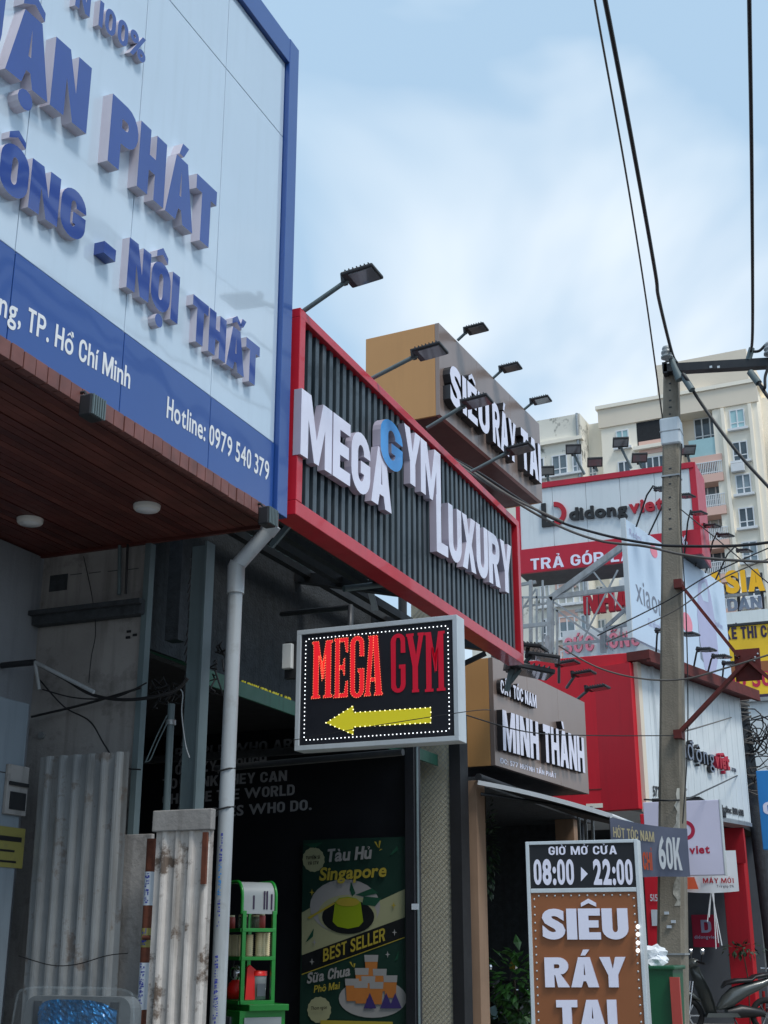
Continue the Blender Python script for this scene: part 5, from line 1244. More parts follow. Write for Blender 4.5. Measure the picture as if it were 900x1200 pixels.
# ------------------------------------------------------------------ things at the far right
# ASIA letters
FA = Frame((P(832, 700, y=34).x, 34), rz=0)
asi = FA.thing('yellow_letters', 'large golden yellow rooftop letters spelling ASIA at the right', 'sign lettering')
writepx(FA, asi, 'ASIA', (830, 697), (897, 692), (830, 671), 0, .2, mats=('gold', 'letterdark'), bold=.04, gap=.05)
for px_ in (840, 862, 890): MB().beam((FA.px(px_, 697)[0], .3, 9), (FA.px(px_, 670)[0], .3, FA.px(px_, 668)[1]), .08, .08).build('support', 'darkmetal', asi)
writepx(FA, asi, 'DÁN', (853, 716), (893, 712), (853, 702), 0, .1, mats=('greyprint', 'letterside'), bold=.03, gap=.05)
# golden banner
FY = Frame((P(850, 780, y=30).x, 30), rz=0)
yb_ = FY.thing('golden_banner', 'golden yellow rooftop advertising board with dark lettering at the right edge', 'billboard')
zt_, zm2, zb_ = FY.px(852, 735)[1], FY.px(852, 772)[1], FY.px(852, 826)[1]
bx('board', 'yellowsign', yb_, 0, 3, 0, .1, zb_, zt_, bev=.01)
bx('edge_trim', 'darkmetal', yb_, -.03, 3.02, -.03, .12, zt_ + .002, zt_ + .06)
writepx(FY, yb_, 'THIẾT KẾ THI CÔNG', (812, 752), (925, 745), (812, 738), 0, .01, mats=('navy',), bold=.035, gap=.09, joined='printed_words')
writepx(FY, yb_, 'HỒ SƠN', (851, 808), (920, 802), (851, 788), 0, .01, mats=('crimson',), bold=.03, gap=.08, joined='printed_words')
bx('wood_band', 'brownboard', yb_, .0, 3, -.012, -.001, FY.px(852, 790)[1], FY.px(852, 778)[1])
bx('crate_print', 'navy', yb_, FY.px(885, 820)[0], 3, -.012, -.001, FY.px(885, 822)[1], FY.px(885, 814)[1])
pbx = thing('rooftop_sheet', 'pale grey roof sheet with a star logo between the yellow letters and golden board', 'roof sign')
Fs = Frame((P(850, 722, y=32).x, 32), rz=0)
bx('board', 'facade', pbx, Fs.o.x, Fs.o.x + 4, 32, 32.1, Fs.px(850, 738)[1], Fs.px(850, 718)[1])
# blue street sign at the right edge and buildings behind
FBs = Frame((P(890, 950, y=21.5).x, 21.5), rz=0)
bs = FBs.thing('blue_sign', 'tall bright blue projecting sign cut by the right edge of the view', 'sign')
bx('board', 'bluesign', bs, 0, .7, 0, .14, FBs.px(892, 996)[1], FBs.px(892, 903)[1], bev=.01)
write('Oa', bs, (.06, FBs.px(892, 955)[1]), (.5, FBs.px(892, 955)[1]), .2, -.001, .004, ('letterwhite',), .03, joined='printed_letters')
gb = thing('ochre_building', 'olive yellow walled low building at the right behind the dark leaning pole', 'building')
bx('wall', 'ochre', gb, -3.3, 1.5, 27, 27.3, 0, P(860, 1000, y=27).z, bev=.01)
bx('door', 'darkstucco', gb, P(866, 1050, y=26.95).x, P(882, 1050, y=26.95).x, 26.93, 27, .8, P(860, 1015, y=26.95).z)
bx('wall_line', 'darkmetal', gb, -3.3, 1.5, 26.97, 27, P(870, 1070, y=27).z, P(870, 1070, y=27).z + .04)
wbb = thing('white_shop_block', 'plain white upper shop block at the right behind the leaning pole', 'building')
bx('wall', 'facade', wbb, -3.4, 3.0, 28, 34, P(870, 998, y=28).z, P(880, 822, y=28).z, bev=.02)
bx('window', 'winglass', wbb, P(873, 910, y=27.95).x, P(882, 910, y=27.95).x, 27.95, 28, P(876, 930, y=28).z, P(876, 905, y=28).z)
bx('roof_edge', 'steel', wbb, -3.5, 3.1, 27.9, 28.0, P(880, 822, y=28).z - .02, P(880, 822, y=28).z + .06)
bx('sheet_panel', 'facade', wbb, P(840, 1000, y=27.9).x, P(868, 1000, y=27.9).x, 27.8, 27.9, P(850, 1003, y=27.9).z, P(850, 925, y=27.9).z)
far = thing('far_street_block', 'shadowed low block closing the street behind the scooters', 'building')
bx('wall', 'gate', far, -9, -2.5, 35, 36, 0, 5)

struct('shop_forecourt', MB().box(-8, -1.2, 18.6, 27, -.1, .26, bev=.01), 'paving')
struct('shop_floor', MB().box(-6.5, -3.0, 12.9, 16.1, -.1, .125, bev=.01), 'paving')
# ------------------------------------------------------------------ poles
YP = 12.0
pole = thing('utility_pole', 'tapered weathered concrete utility pole with a steel crossarm near the top', 'pole')
top = P(787, 432, y=YP); bot = P(788.5, 1180, y=YP); dr = (top - bot) / (top.z - bot.z); g0 = bot - dr * bot.z
def pz(z): return g0 + dr * z
hw0, hw1 = .135, .072
mb = MB(); vs = []
nz = 14
for j in range(nz + 1):
    z = top.z * j / nz; c_ = pz(z); w_ = hw0 + (hw1 - hw0) * j / nz
    for sx_, sy_ in ((-1, -.75), (-.75, -1), (.75, -1), (1, -.75), (1, .75), (.75, 1), (-.75, 1), (-1, .75)): vs.append((c_.x + sx_ * w_, c_.y + sy_ * w_, z))
mb.add(vs, [(j * 8 + k, j * 8 + (k + 1) % 8, (j + 1) * 8 + (k + 1) % 8, (j + 1) * 8 + k) for j in range(nz) for k in range(8)]); mb.add(vs[-8:], [tuple(range(8))]); mb.build('shaft', 'polecon', pole)
for py in (448, 456, 468, 476, 484, 497, 548, 558, 566, 582, 596, 607, 619):
    q_ = P(786, py, y=YP - .1); w_ = hw0 + (hw1 - hw0) * q_.z / top.z
    bx('bolt_hole', 'darkstucco', pole, pz(q_.z).x - .013, pz(q_.z).x + .006 + random.uniform(0, .01), YP - w_ - .002, YP - w_ + .01, q_.z - .009, q_.z + .007)
za, zb2 = P(790, 492, y=YP).z, P(790, 524, y=YP).z
w_ = .098; c_ = pz((za + zb2) / 2)
bx('metal_wrap', 'alu', pole, c_.x - w_, c_.x + w_, c_.y - w_, c_.y + w_, zb2, za, bev=.02)
bx('wrap_band', 'steel', pole, c_.x - w_ - .003, c_.x + w_ + .003, c_.y - w_ - .003, c_.y + w_ + .003, (za + zb2) / 2 - .005, (za + zb2) / 2 + .005)
ca = P(779, 433, y=YP - .13); cb_ = P(935, 424, y=YP - .13)
MB().beam(ca, cb_, .1, .085).build('crossarm', 'darkmetal', pole)
bx('crossarm_end', 'darkmetal', pole, ca.x - .015, ca.x + .03, ca.y - .05, ca.y + .05, ca.z - .06, ca.z + .06)
for px_ in (833, 842): q_ = P(px_, 430, y=YP - .19); bx('crossarm_bolt', 'alu', pole, q_.x - .012, q_.x + .012, YP - .192, YP - .178, q_.z - .01, q_.z + .012)
def insulator(loc, nm='insulator', s=1.):
    return MB().lathe(loc, [(.0, 0), (.02 * s, 0), (.02 * s, .03 * s), (.06 * s, .04 * s), (.06 * s, .06 * s), (.04 * s, .075 * s), (.055 * s, .09 * s), (.055 * s, .11 * s), (.035 * s, .125 * s), (.045 * s, .14 * s), (.035 * s, .165 * s), (0, .17 * s)], 14).build(nm, 'porcelain', pole)
ip = P(782, 424, y=YP - .2); insulator((ip.x, ip.y, ip.z))
ip2 = P(903, 420, y=YP - .2); insulator((ip2.x, ip2.y, ip2.z))
MB().tube([P(786, 420, y=YP - .16), P(797, 445, y=YP - .16)], [.03, .045], 8).build('cable_clamp', 'greypaint', pole)
MB().tube([P(800, 440, y=YP - .16), P(811, 457, y=YP - .2)], .035, 8).build('cable_clamp', 'greypaint', pole)
MB().tube([P(877, 422, y=YP - .16), P(881, 408, y=YP - .16)], .03, 8).build('cable_clamp', 'greypaint', pole)
MB().tube([P(879, 436, y=YP - .16), P(889, 449, y=YP - .2)], .035, 8).build('cable_clamp', 'greypaint', pole)
for py in (1118, 560): q_ = P(788, py, y=YP); w_ = (hw0 + (hw1 - hw0) * q_.z / top.z) + .006; c_ = pz(q_.z); bx('strap', 'steel', pole, c_.x - w_, c_.x + w_, c_.y - w_, c_.y + w_, q_.z - .008, q_.z + .008)
for x_, y_ in ((781, 1070), (789, 1080), (784, 1086)):
    q_ = P(x_, y_, y=YP - .14); bx('paper_scrap', 'sticker', pole, q_.x - .02, q_.x + .02, YP - .142 , YP - .128, q_.z - .012, q_.z + .012)
pw = P(792, 1000, y=YP - .14)
for a_, b__, dx in ((P(800, 925, y=YP), P(800, 1062, y=YP), .02),):
    mb = MB(); vs = []; n = 20
    for k in range(n + 1):
        z = a_.z + (b__.z - a_.z) * k / n; c_ = pz(z); w_ = hw0 + (hw1 - hw0) * z / top.z
        l = .02 + random.random() * .05
        vs += [(c_.x + w_ * .78 - l, c_.y - w_ - .004, z), (c_.x + w_ * .78, c_.y - w_ - .004, z)]
    mb.add(vs, [(2 * k, 2 * k + 1, 2 * k + 3, 2 * k + 2) for k in range(n)]); mb.build('torn_paper', 'mould', pole)
# red oxide bracket
br = thing('steel_bracket', 'red oxide painted steel bracket bolted to the right side of the concrete pole', 'bracket')
yb2 = YP - .1
pc = P(874, 780, y=yb2)
MB().beam(P(796, 683, y=yb2), P(866, 770, y=yb2), .03, .075, up=(0, 1, 0)).build('upper_brace', 'oxide', br)
MB().beam(P(797, 858, y=yb2 - .02), P(880, 770, y=yb2 - .02), .03, .085, up=(0, 1, 0)).build('lower_brace', 'oxide', br)
MB().beam(P(875, 772, y=yb2 - .01), P(935, 825, y=yb2 - .01), .03, .08, up=(0, 1, 0)).build('outer_brace', 'oxide', br)
a_, b__ = P(859, 761, y=yb2), P(893, 796, y=yb2)
bx('gusset_plate', 'oxide', br, a_.x, b__.x, yb2 + .02, yb2 + .04, b__.z, a_.z, bev=.003)
for q_ in ((862, 768), (865, 770), (885, 770), (888, 766), (884, 774)):
    w_ = P(*q_, y=yb2); MB().tube([(w_.x, yb2 - .01, w_.z), (w_.x, yb2 + .02, w_.z)], .008, 6).build('bolt', 'alu', br)
bx('pole_clamp', 'oxide', br, P(793, 683, y=yb2).x - .02, P(800, 683, y=yb2).x, yb2 - .06, yb2 + .1, P(797, 690, y=yb2).z, P(797, 680, y=yb2).z)
bx('pole_clamp', 'oxide', br, P(793, 858, y=yb2).x - .02, P(800, 858, y=yb2).x, yb2 - .07, yb2 + .1, P(797, 866, y=yb2).z, P(797, 856, y=yb2).z)
# leaning pole
lp = thing('leaning_pole', 'dark leaning cable laden pole near the right edge', 'pole')
YL = 23
a_, b__ = P(867, 815, y=YL), P(897, 1040, y=YL)
dd = (b__ - a_); foot = a_ + dd * (a_.z / (a_.z - b__.z))
MB().tube([foot, a_], [.15, .11], 12).build('shaft', 'darkstucco', lp)
mb = MB()
for k in range(26):
    t_ = .02 + .5 * random.random(); c_ = a_ + dd * t_ + Vector((0, -.14, 0))
    mb.tube([c_ + Vector((-.16, 0, random.uniform(-.1, .1))), c_ + Vector((0, -.04, random.uniform(-.05, .05))), c_ + Vector((.16, 0, random.uniform(-.1, .1)))], random.uniform(.008, .018), 5)
mb.build('cable_wraps', 'cablegrey', lp, 'stuff')
mb = MB()
for k in range(12):
    p0 = P(random.uniform(866, 882), random.uniform(835, 900), y=YL - .1)
    pts = [p0]
    for m_ in range(1, 5): pts.append(p0 + Vector((.16 * m_ + random.uniform(-.06, .06), random.uniform(-.1, .1), random.uniform(-.35, .35) - .02 * m_)))
    mb.tube(pts, random.uniform(.008, .016), 5)
for k in range(7):
    c_ = P(random.uniform(878, 892), random.uniform(840, 880), y=YL - .1); r_ = random.uniform(.08, .2)
    mb.tube([c_ + Vector((r_ * math.cos(t_ * .6), 0, r_ * 1.3 * math.sin(t_ * .6))) for t_ in range(12)], .012, 5)
tag(mb.build('cable_knot', 'wire', None, 'stuff'), 'knot of black telecom cables beside the dark leaning pole', 'cables')

# ------------------------------------------------------------------ overhead wires
def wires(label, pts, r, m_='wire'): return cable('overhead_wire', label, pts, r, m_, 'overhead wires', 'wire')
wires('thick overhead wire dropping from the top of the frame to the pole insulator', [P(690, -80, z=7.05), P(709, 0, z=7.0), P(745, 190, z=6.95), P(768, 320, z=6.98), P(772, 350, z=7.02), P(787, 412, y=YP - .2), P(793, 425, y=YP - .16)], .016)
wires('thin purple wire left of the thick one behind the pole top', [P(686, -80, z=7.4), P(697, 0, z=7.4), P(733, 200, z=7.3), P(757, 350, z=7.2), P(775, 480, y=12.4), P(779, 505, y=12.4)], .008, 'cablegrey')
wires('vertical looking wire at the right running to the crossarm', [P(877, -80, z=7.0), P(878, 0, z=7.0), P(881, 200, z=6.95), P(882, 380, z=6.9), P(880, 412, y=YP - .16)], .014)
wires('looped jumper wire from crossarm clamp out to the right edge', [P(881, 412, y=YP - .16), P(890, 411, y=YP - .16), P(900, 402, y=YP - .16), P(912, 398, y=YP - .16)], .014)
wires('black wire running down from the pole top to the right edge', [P(800, 438, y=YP - .2), P(806, 446, y=YP - .2), P(820, 470, y=11.9), P(860, 525, y=11.8), P(900, 570, y=11.7), P(940, 612, y=11.6)], .017)
wires('jumper wire curling under the right end of the crossarm', [P(889, 449, y=YP - .2), P(896, 455, y=YP - .3), P(897, 440, y=YP - .3), P(905, 420, y=YP - .3)], .016)
wires('short black wire at the far right below the crossarm', [P(889, 448, y=YP - .2), P(900, 465, y=YP - .3), P(930, 500, y=YP - .3)], .018)
Yw = 10.8
wires('pair of twisted cables crossing from the gym sign to the right edge, upper', [P(513, 528, y=11.55), P(560, 553, y=11.4), P(640, 604, y=11.2), P(700, 625, y=11.0), P(760, 637, y=10.9), P(800, 640, y=10.8), P(870, 639, y=10.7), P(940, 630, y=10.6)], .013)
wires('pair of twisted cables crossing from the gym sign to the right edge, lower', [P(515, 530, y=11.52), P(560, 560, y=11.35), P(640, 609, y=11.15), P(700, 633, y=10.95), P(755, 640, y=10.85), P(800, 650, y=10.75), P(850, 656, y=10.65), P(940, 660, y=10.5)], .013, 'cablegrey')
wires('coiled slack cable hanging in front of the bronze box sign bottom', [P(517, 531, y=11.5), P(548, 549, y=11.4), P(600, 583, y=11.2), P(660, 612, y=11.1)], .015, 'cablegrey')
wires('thin wire sagging from the scaffold across the pole to the right edge', [P(655, 757, y=11), P(700, 782, y=11), P(750, 795, y=11), P(800, 796, y=11), P(850, 783, y=11), P(940, 755, y=11)], .008, 'cablegrey')
wires('thin wire rising right across the blue billboard, upper', [P(700, 745, y=11.2), P(780, 705, y=11.2), P(835, 672, y=11.2), P(940, 625, y=11.2)], .006)
wires('thin wire rising right across the blue billboard, lower', [P(712, 752, y=11.2), P(790, 716, y=11.2), P(850, 676, y=11.2), P(940, 640, y=11.2)], .006, 'cablegrey')
wires('thin diagonal wire dropping from the pole across the gooseneck lights', [P(798, 597, y=11.8), P(850, 640, y=11.8), P(900, 683, y=11.8), P(940, 715, y=11.8)], .006)
wires('thin wire crossing the barber sign and red wall to the pole', [P(546, 838, y=9), P(620, 858, y=9.5), P(700, 862, y=11), P(790, 862, y=11.8)], .005)
wires('thin wire crossing the arrow sign edge and barber name', [P(340, 868, y=6.9), P(430, 852, y=6.9), P(546, 834, y=6.9), P(575, 832, y=7.2)], .0025)
wires('wire rising from pole to the dark leaning pole top', [P(797, 858, y=12), P(820, 852, y=15), P(866, 838, y=22.8)], .009, 'cablegrey')
wires('wire from the pole side climbing to the leaning pole middle', [P(755, 937, y=12), P(800, 937, y=12), P(830, 925, y=15), P(872, 905, y=22.8)], .009)
wires('thin vertical wire hanging down beside the concrete pole', [P(799, 520, y=11.9), P(797, 600, y=11.9), P(804, 720, y=11.9), P(806, 860, y=11.9), P(800, 965, y=11.8)], .006)
for k in range(4):
    wires('black telecom wire from the leaning pole to the right edge, %s from the top' % ords[k], [P(872 + 4 * k, 845 + 24 * k, y=22.8), P(890, 850 + 22 * k - 8, y=22.6), P(935, 830 + 30 * k, y=22.2)], .012)
# far side street wires, high above the road: mirrored in the glossy sign
for k in range(5):
    x = .9 + k * .45; z = 9.3 + .5 * (k % 3)
    pts = [(x, -14, z + .3), (x, -5, z - .2)] + [(x + random.uniform(-.12, .12), y_, z - .4 + random.uniform(-.2, .2)) for y_ in range(0, 20, 2)] + [(x, 26, z)]
    wires('black cable over the roadway, %s out from the kerb' % ords[k], pts, .05)

# ------------------------------------------------------------------ apartment block
YA = 95.0
FAp = Frame((P(704, 500, y=YA).x, YA), rz=R(-3))
ap = FAp.thing('apartment_block', 'cream high rise apartment block with balconies beyond the billboards', 'building')
al = lambda x, y, off=0: FAp.px(x, y, off=off)
xr_ = al(884, 445)[0]; zt_ = (al(706, 478)[1] + al(884, 443)[1]) / 2
bays = [(al(706, 600)[0], al(812, 600)[0]), (al(812, 600)[0], al(850, 600)[0]), (al(850, 600)[0], xr_)]
bx('main_wall', 'cream', ap, 0, al(803, 600)[0], 0, 18, 0, zt_)
bx('side_wall', 'cream', ap, al(845, 600)[0], xr_, 0, 18, 0, zt_ - .0)
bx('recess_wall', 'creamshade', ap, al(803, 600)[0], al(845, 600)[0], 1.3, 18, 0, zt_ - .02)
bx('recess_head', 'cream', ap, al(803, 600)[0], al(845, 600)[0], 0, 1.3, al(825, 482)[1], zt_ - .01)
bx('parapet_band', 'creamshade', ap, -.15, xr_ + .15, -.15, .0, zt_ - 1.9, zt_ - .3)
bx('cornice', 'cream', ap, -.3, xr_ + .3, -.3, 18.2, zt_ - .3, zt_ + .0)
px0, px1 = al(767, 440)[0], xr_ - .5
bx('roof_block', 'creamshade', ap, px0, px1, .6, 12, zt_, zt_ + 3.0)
lx0 = al(633, 500)[0]; zl_ = (al(634, 500)[1] + al(684, 490)[1]) / 2
bx('left_wing', 'mould', ap, lx0 - 6, al(685, 500)[0], -1.2, 15, 0, zl_)
bx('middle_wing', 'cream', ap, al(685, 500)[0] + .003, -.003, .9, 15, 0, zl_ - .2)
bx('wing_cornice', 'cream', ap, lx0 - 6.2, al(686, 500)[0] + .1, -1.5, -.9, zl_ - 2.3, zl_ - 2.0)
bx('right_wing', 'cream', ap, xr_ + .003, xr_ + 14, 2.0, 18, 0, zt_ - .8)
pitch = abs(al(800, 520)[1] - al(800, 558)[1])
win0 = {}
def window(x0, x1, z0, z1, y, panes=2, glass='winglass', sill=True):
    if glass == 'winglass': glass = random.choice(('winglass', 'winglass', 'darkglass', 'curtain'))
    key = (round(x1 - x0, 2), round(z1 - z0, 2), panes, glass)
    if key in win0:
        f0, gl0 = win0[key]; f = f0.copy(); COL.objects.link(f); f.location = (x0, y, z0)
        for g_ in gl0: g2 = g_.copy(); COL.objects.link(g2); g2.parent = f
        return
    w_, h_ = x1 - x0, z1 - z0; mb = MB(); t_ = .09
    mb.box(0, w_, -.1, .02, 0, t_).box(0, w_, -.1, .02, h_ - t_, h_).box(0, t_, -.1, .02, t_, h_ - t_).box(w_ - t_, w_, -.1, .02, t_, h_ - t_)
    for k in range(1, panes): mb.box(w_ * k / panes - .05, w_ * k / panes + .05, -.1, .02, t_, h_ - t_)
    mb.box(t_, w_ - t_, -.09, .01, h_ * .28, h_ * .28 + .08)
    if sill: mb.box(-.2, w_ + .2, -.35, .02, -.18, -.002)
    f = mb.build('window', 'winframe', ap); f.location = (x0, y, z0); gl = []
    for k in range(panes): gl.append(bx('pane', glass, f, w_ * k / panes + .05, w_ * (k + 1) / panes - .05, -.05, -.03, .05, h_ - .05))
    win0[key] = (f, gl)
bal0 = []
def balcony(x0, x1, z, y):
    if bal0:
        o = bal0[0].copy(); COL.objects.link(o); o.location = (x0, y, z); 
        c_ = bal0[1].copy(); COL.objects.link(c_); c_.parent = o; return
    mb = MB(); w_ = x1 - x0; mb.box(0, w_, -.2, 1.1, -.55, .1); o = mb.build('balcony_slab', 'pinkrender', ap); o.location = (x0, y, z)
    r_ = MB(); r_.box(0, w_, -.16, -.1, 1.05, 1.12).box(0, w_, -.16, -.1, .2, .26)
    for k in range(18): r_.box(w_ * (k + .5) / 18 - .03, w_ * (k + .5) / 18 + .03, -.15, -.11, .1, 1.05)
    c_ = r_.build('balcony_railing', 'winframe', o); bal0.extend((o, c_))
zr = al(868, 502)[1]
for k in range(10):
    z = zr - k * pitch
    if z < 2: break
    a_, b__ = al(856, 500)[0], al(874, 500)[0]
    window(a_, b__, z, z + 1.6, 0, 2, 'tealglass' if k == 0 else 'winglass')
    a_, b__ = al(805, 500)[0], al(843, 500)[0]
    window(a_ + .3, b__ - .3, z - .3, z + 1.9, 1.3, 3, 'winglass', False)
    if k: balcony(a_ + .02, b__ - .02, z - .8, 0)
    else: bx('teal_balustrade', 'tealglass', ap, a_, b__, .1, .2, z - 1.8, z - .3); bx('balcony_slab', 'pinkrender', ap, a_, b__, -.1, 1.2, z - 2.4, z - 1.8)
    # main wall windows
    for xa, xb_ in ((722, 737), (748, 778)):
        a2, b2 = al(xa, 510)[0], al(xb_, 510)[0]
        if k == 0 and xa == 748:
            bx('dark_loggia', 'black', ap, a2 - .1, b2 + .1, -.02, .02, z - .1, z + 1.9); bx('loggia_sill', 'cream', ap, a2 - .4, b2 + .4, -.4, 0, z - .5, z - .2); continue
        if xa == 748: bx('pink_apron', 'pinkrender', ap, a2, b2, -.06, 0, z + 1.8, z + 2.9)
        window(a2, b2, z, z + 1.5, 0, 4 if xa == 748 else 2, 'tealglass' if (k == 0) else 'winglass')
    for xa, xb_, yy in ((646, 664, -1.2), (688, 698, .9), (626, 637, -1.2), (670, 681, -1.2)):
        a2, b2 = al(xa, 520, yy)[0], al(xb_, 520, yy)[0]
        window(a2, b2, z - pitch * .72, z - pitch * .72 + 1.7, yy, 2)
        if xa == 646: bx('pink_apron', 'pinkrender', ap, a2 - .2, b2 + .2, yy - .06, yy, z - pitch * .72 - 1.4, z - pitch * .72 - .5)
    # right wing round balconies
    z3 = z - .4
    MB().disc((0, 0), 1, 0, 1, 8)
    mb = MB(); cxr = xr_ + 1.9
    n_ = 12; vs = [(cxr - 1.3 + 3.2 * i / n_, 2.0 - 1.2 * math.sin(math.pi * i / n_) - .02, zz) for zz in (z3 - .4, z3 + .7) for i in range(n_ + 1)]
    mb.add(vs, [(i, i + 1, n_ + 2 + i, n_ + 1 + i) for i in range(n_)], 0, True); mb.add(vs[:n_ + 1], [tuple(range(n_ + 1))]); mb.build('round_balcony', 'creamshade', ap)
    window(xr_ + .9, xr_ + 3.4, z3 + .75, z3 + 2.2, 1.98, 2, 'winglass', False)
for px_ in (848.5, 881):
    bx('wall_fin', 'cream', ap, al(px_, 500)[0] - .12, al(px_, 500)[0] + .12, -.25, .0, 0, zt_ - 2)
MB().tube([(al(682, 500)[0], -1.3, 2), (al(682, 500)[0], -1.3, zl_)], .12, 6).build('rain_pipe', 'steel', ap)

for i in range(14):
    k = random.randrange(0, 7); xa = random.choice((741, 782, 716, 853))
    q_ = al(xa, 500); z = zr - k * pitch - .9
    u_ = MB(); u_.box(q_[0], q_[0] + 1.0, -.45, -.02, z, z + .65, bev=.03); o = u_.build('air_conditioner', 'winframe', ap)
# ------------------------------------------------------------------ scooters, bin, plant
def wheel(o, x, r=.26):
    w_ = MB(); n = 24; rt = .045
    vs = []
    for k in range(n):
        a = 2 * math.pi * k / n
        for m_ in range(8):
            b_ = 2 * math.pi * m_ / 8; vs.append((x + (r - rt + rt * math.cos(b_)) * math.cos(a), rt * 1.1 * math.sin(b_), r + (r - rt + rt * math.cos(b_)) * math.sin(a)))
    w_.add(vs, [(k * 8 + m_, k * 8 + (m_ + 1) % 8, ((k + 1) % n) * 8 + (m_ + 1) % 8, ((k + 1) % n) * 8 + m_) for k in range(n) for m_ in range(8)], 0, True)
    wo = w_.build('wheel', 'tyre', o)
    m2 = MB(); m2.tube([(x, -.05, r), (x, .05, r)], .04, 10)
    for k in range(6): a = k * math.pi / 3; m2.beam((x, 0, r), (x + .18 * math.cos(a), 0, r + .18 * math.sin(a)), .02, .03, up=(0, 1, 0))
    m2.build('rim', 'chrome', wo)
def loft(secs, n=12):
    """secs: (x, z, halfwidth_y, halfheight)"""
    mb = MB(); vs = []
    for x, z, wy, hz in secs:
        for k in range(n): a = 2 * math.pi * k / n; vs.append((x, wy * math.copysign(abs(math.cos(a)) ** .8, math.cos(a)), z + hz * math.copysign(abs(math.sin(a)) ** .8, math.sin(a))))
    mb.add(vs, [(j * n + k, j * n + (k + 1) % n, (j + 1) * n + (k + 1) % n, (j + 1) * n + k) for j in range(len(secs) - 1) for k in range(n)], 0, True)
    mb.add(vs[:n], [tuple(range(n))]); mb.add(vs[-n:], [tuple(range(n))]); return mb
def scooter(loc, rz, label, paint='scootgrey', lit=False, group='parked scooters'):
    o = thing('scooter', label, 'scooter', loc, rz, group)      # faces -x
    wheel(o, -.62); wheel(o, .60)
    loft([(-.16, .36, .08, .02), (-.06, .44, .12, .10), (.08, .52, .13, .14), (.3, .62, .13, .10), (.55, .70, .11, .07), (.78, .79, .07, .045), (.92, .85, .025, .02)]).build('rear_body', paint, o)
    MB().add([(-.35, -.16, .3), (-.35, .16, .3), (.1, .16, .3), (.1, -.16, .3), (-.38, -.16, .24), (-.38, .16, .24), (.15, .16, .24), (.15, -.16, .24)], [(0, 1, 2, 3), (4, 5, 6, 7), (0, 3, 7, 4), (1, 2, 6, 5), (0, 1, 5, 4), (2, 3, 7, 6)]).build('footboard', paint, o)
    # leg shield: curved plate
    mb = MB(); vs = []
    prof = [(-.34, .26, .13), (-.38, .40, .20), (-.44, .58, .23), (-.50, .74, .20), (-.54, .88, .12), (-.55, .96, .07)]
    for x, z, wy in prof:
        for k in range(7): u = (k - 3) / 3; vs.append((x + .10 * u * u, wy * u, z))
    for x, z, wy in prof:
        for k in range(7): u = (k - 3) / 3; vs.append((x + .04 + .10 * u * u, wy * u, z))
    n = len(prof) * 7
    fs = [(j * 7 + k + b_, j * 7 + k + 1 + b_, (j + 1) * 7 + k + 1 + b_, (j + 1) * 7 + k + b_) for b_ in (0, n) for j in range(len(prof) - 1) for k in range(6)]
    mb.add(vs, fs, 0, True); mb.build('leg_shield', paint, o)
    loft([(-.9, .50, .03, .02), (-.75, .56, .07, .04), (-.55, .56, .08, .05), (-.42, .48, .06, .03)]).build('front_fender', paint, o)
    MB().tube([(-.62, .07, .26), (-.52, .06, .75)], .018, 8).tube([(-.62, -.07, .26), (-.52, -.06, .75)], .018, 8).build('fork', 'chrome', o)
    loft([(-.06, .66, .06, .02), (.0, .72, .10, .035), (.15, .75, .13, .04), (.38, .76, .13, .035), (.45, .81, .12, .035), (.7, .85, .10, .035), (.8, .87, .05, .02)]).build('seat', 'scootblack', o)
    loft([(-.60, .98, .05, .03), (-.54, 1.0, .15, .07), (-.46, 1.02, .16, .06), (-.40, 1.02, .08, .03)]).build('handlebar_cover', paint, o)
    MB().tube([(-.40, -.36, 1.0), (-.46, -.15, 1.03), (-.46, .15, 1.03), (-.40, .36, 1.0)], .017, 8).build('handlebar', 'scootblack', o)
    MB().lathe((0, 0, 0), [(0, -.02), (.05, -.01), (.06, .02)], 14).build('headlight', 'headlight' if lit else 'lampglass', o)
    h = [c for c in bpy.data.objects if c.name.startswith('headlight') and c.parent == o][0]; h.location = (-.60, 0, 1.0); h.rotation_euler = (0, R(-90), 0)
    for s in (-1, 1):
        m_ = MB(); m_.tube([(-.42, .22 * s, 1.02), (-.42, .30 * s, 1.16)], .007, 6); mi = m_.build('mirror', 'scootblack', o)
        g_ = MB(); g_.tube([(-.43, .30 * s, 1.18), (-.40, .30 * s, 1.18)], .05, 12); g_.build('mirror_glass', 'chrome', mi)
    MB().tube([(.1, .13, .28), (.85, .14, .36)], [.025, .05], 10).build('exhaust', 'scootblack', o)
    loft([(-.02, .30, .09, .06), (.2, .32, .12, .1), (.5, .30, .07, .06), (.62, .26, .04, .04)]).build('engine', 'scootblack', o)
    MB().tube([(.60, .09, .28), (.62, .1, .6)], .022, 8).build('shock_absorber', 'redplastic', o)
    bx('tail_light', 'redplastic', o, .84, .89, -.07, .07, .76, .82, bev=.01)
    pl_ = MB().beam((.90, 0, .50), (.97, 0, .68), .19, .008, up=(1, 0, 0)).build('number_plate', 'whitetext', o)
    MB().tube([(.62, -.14, .93), (.86, -.1, .93), (.86, .1, .93), (.62, .14, .93)], .012, 8).build('grab_rail', 'chrome', o)
    MB().tube([(.05, -.12, .24), (.12, -.22, .0)], .012, 6).build('kickstand', 'darkmetal', o)
    return o
q_ = P(850, 1199, y=21.0)
scooter((P(853, 1190, y=21.2).x, 21.2, .262), R(27), 'grey scooter parked side on before the red pier at the lower right', 'scootgrey', lit=True)
scooter((P(905, 1190, y=20.4).x + 1.15, 20.4, .262), R(200), 'dark scooter with a red tail cut off by the lower right corner', 'scootblack')
scooter((P(575, 1190, y=13.6).x, 13.6, .13), R(70), 'black scooter in shadow behind the tan pilaster', 'scootblack')
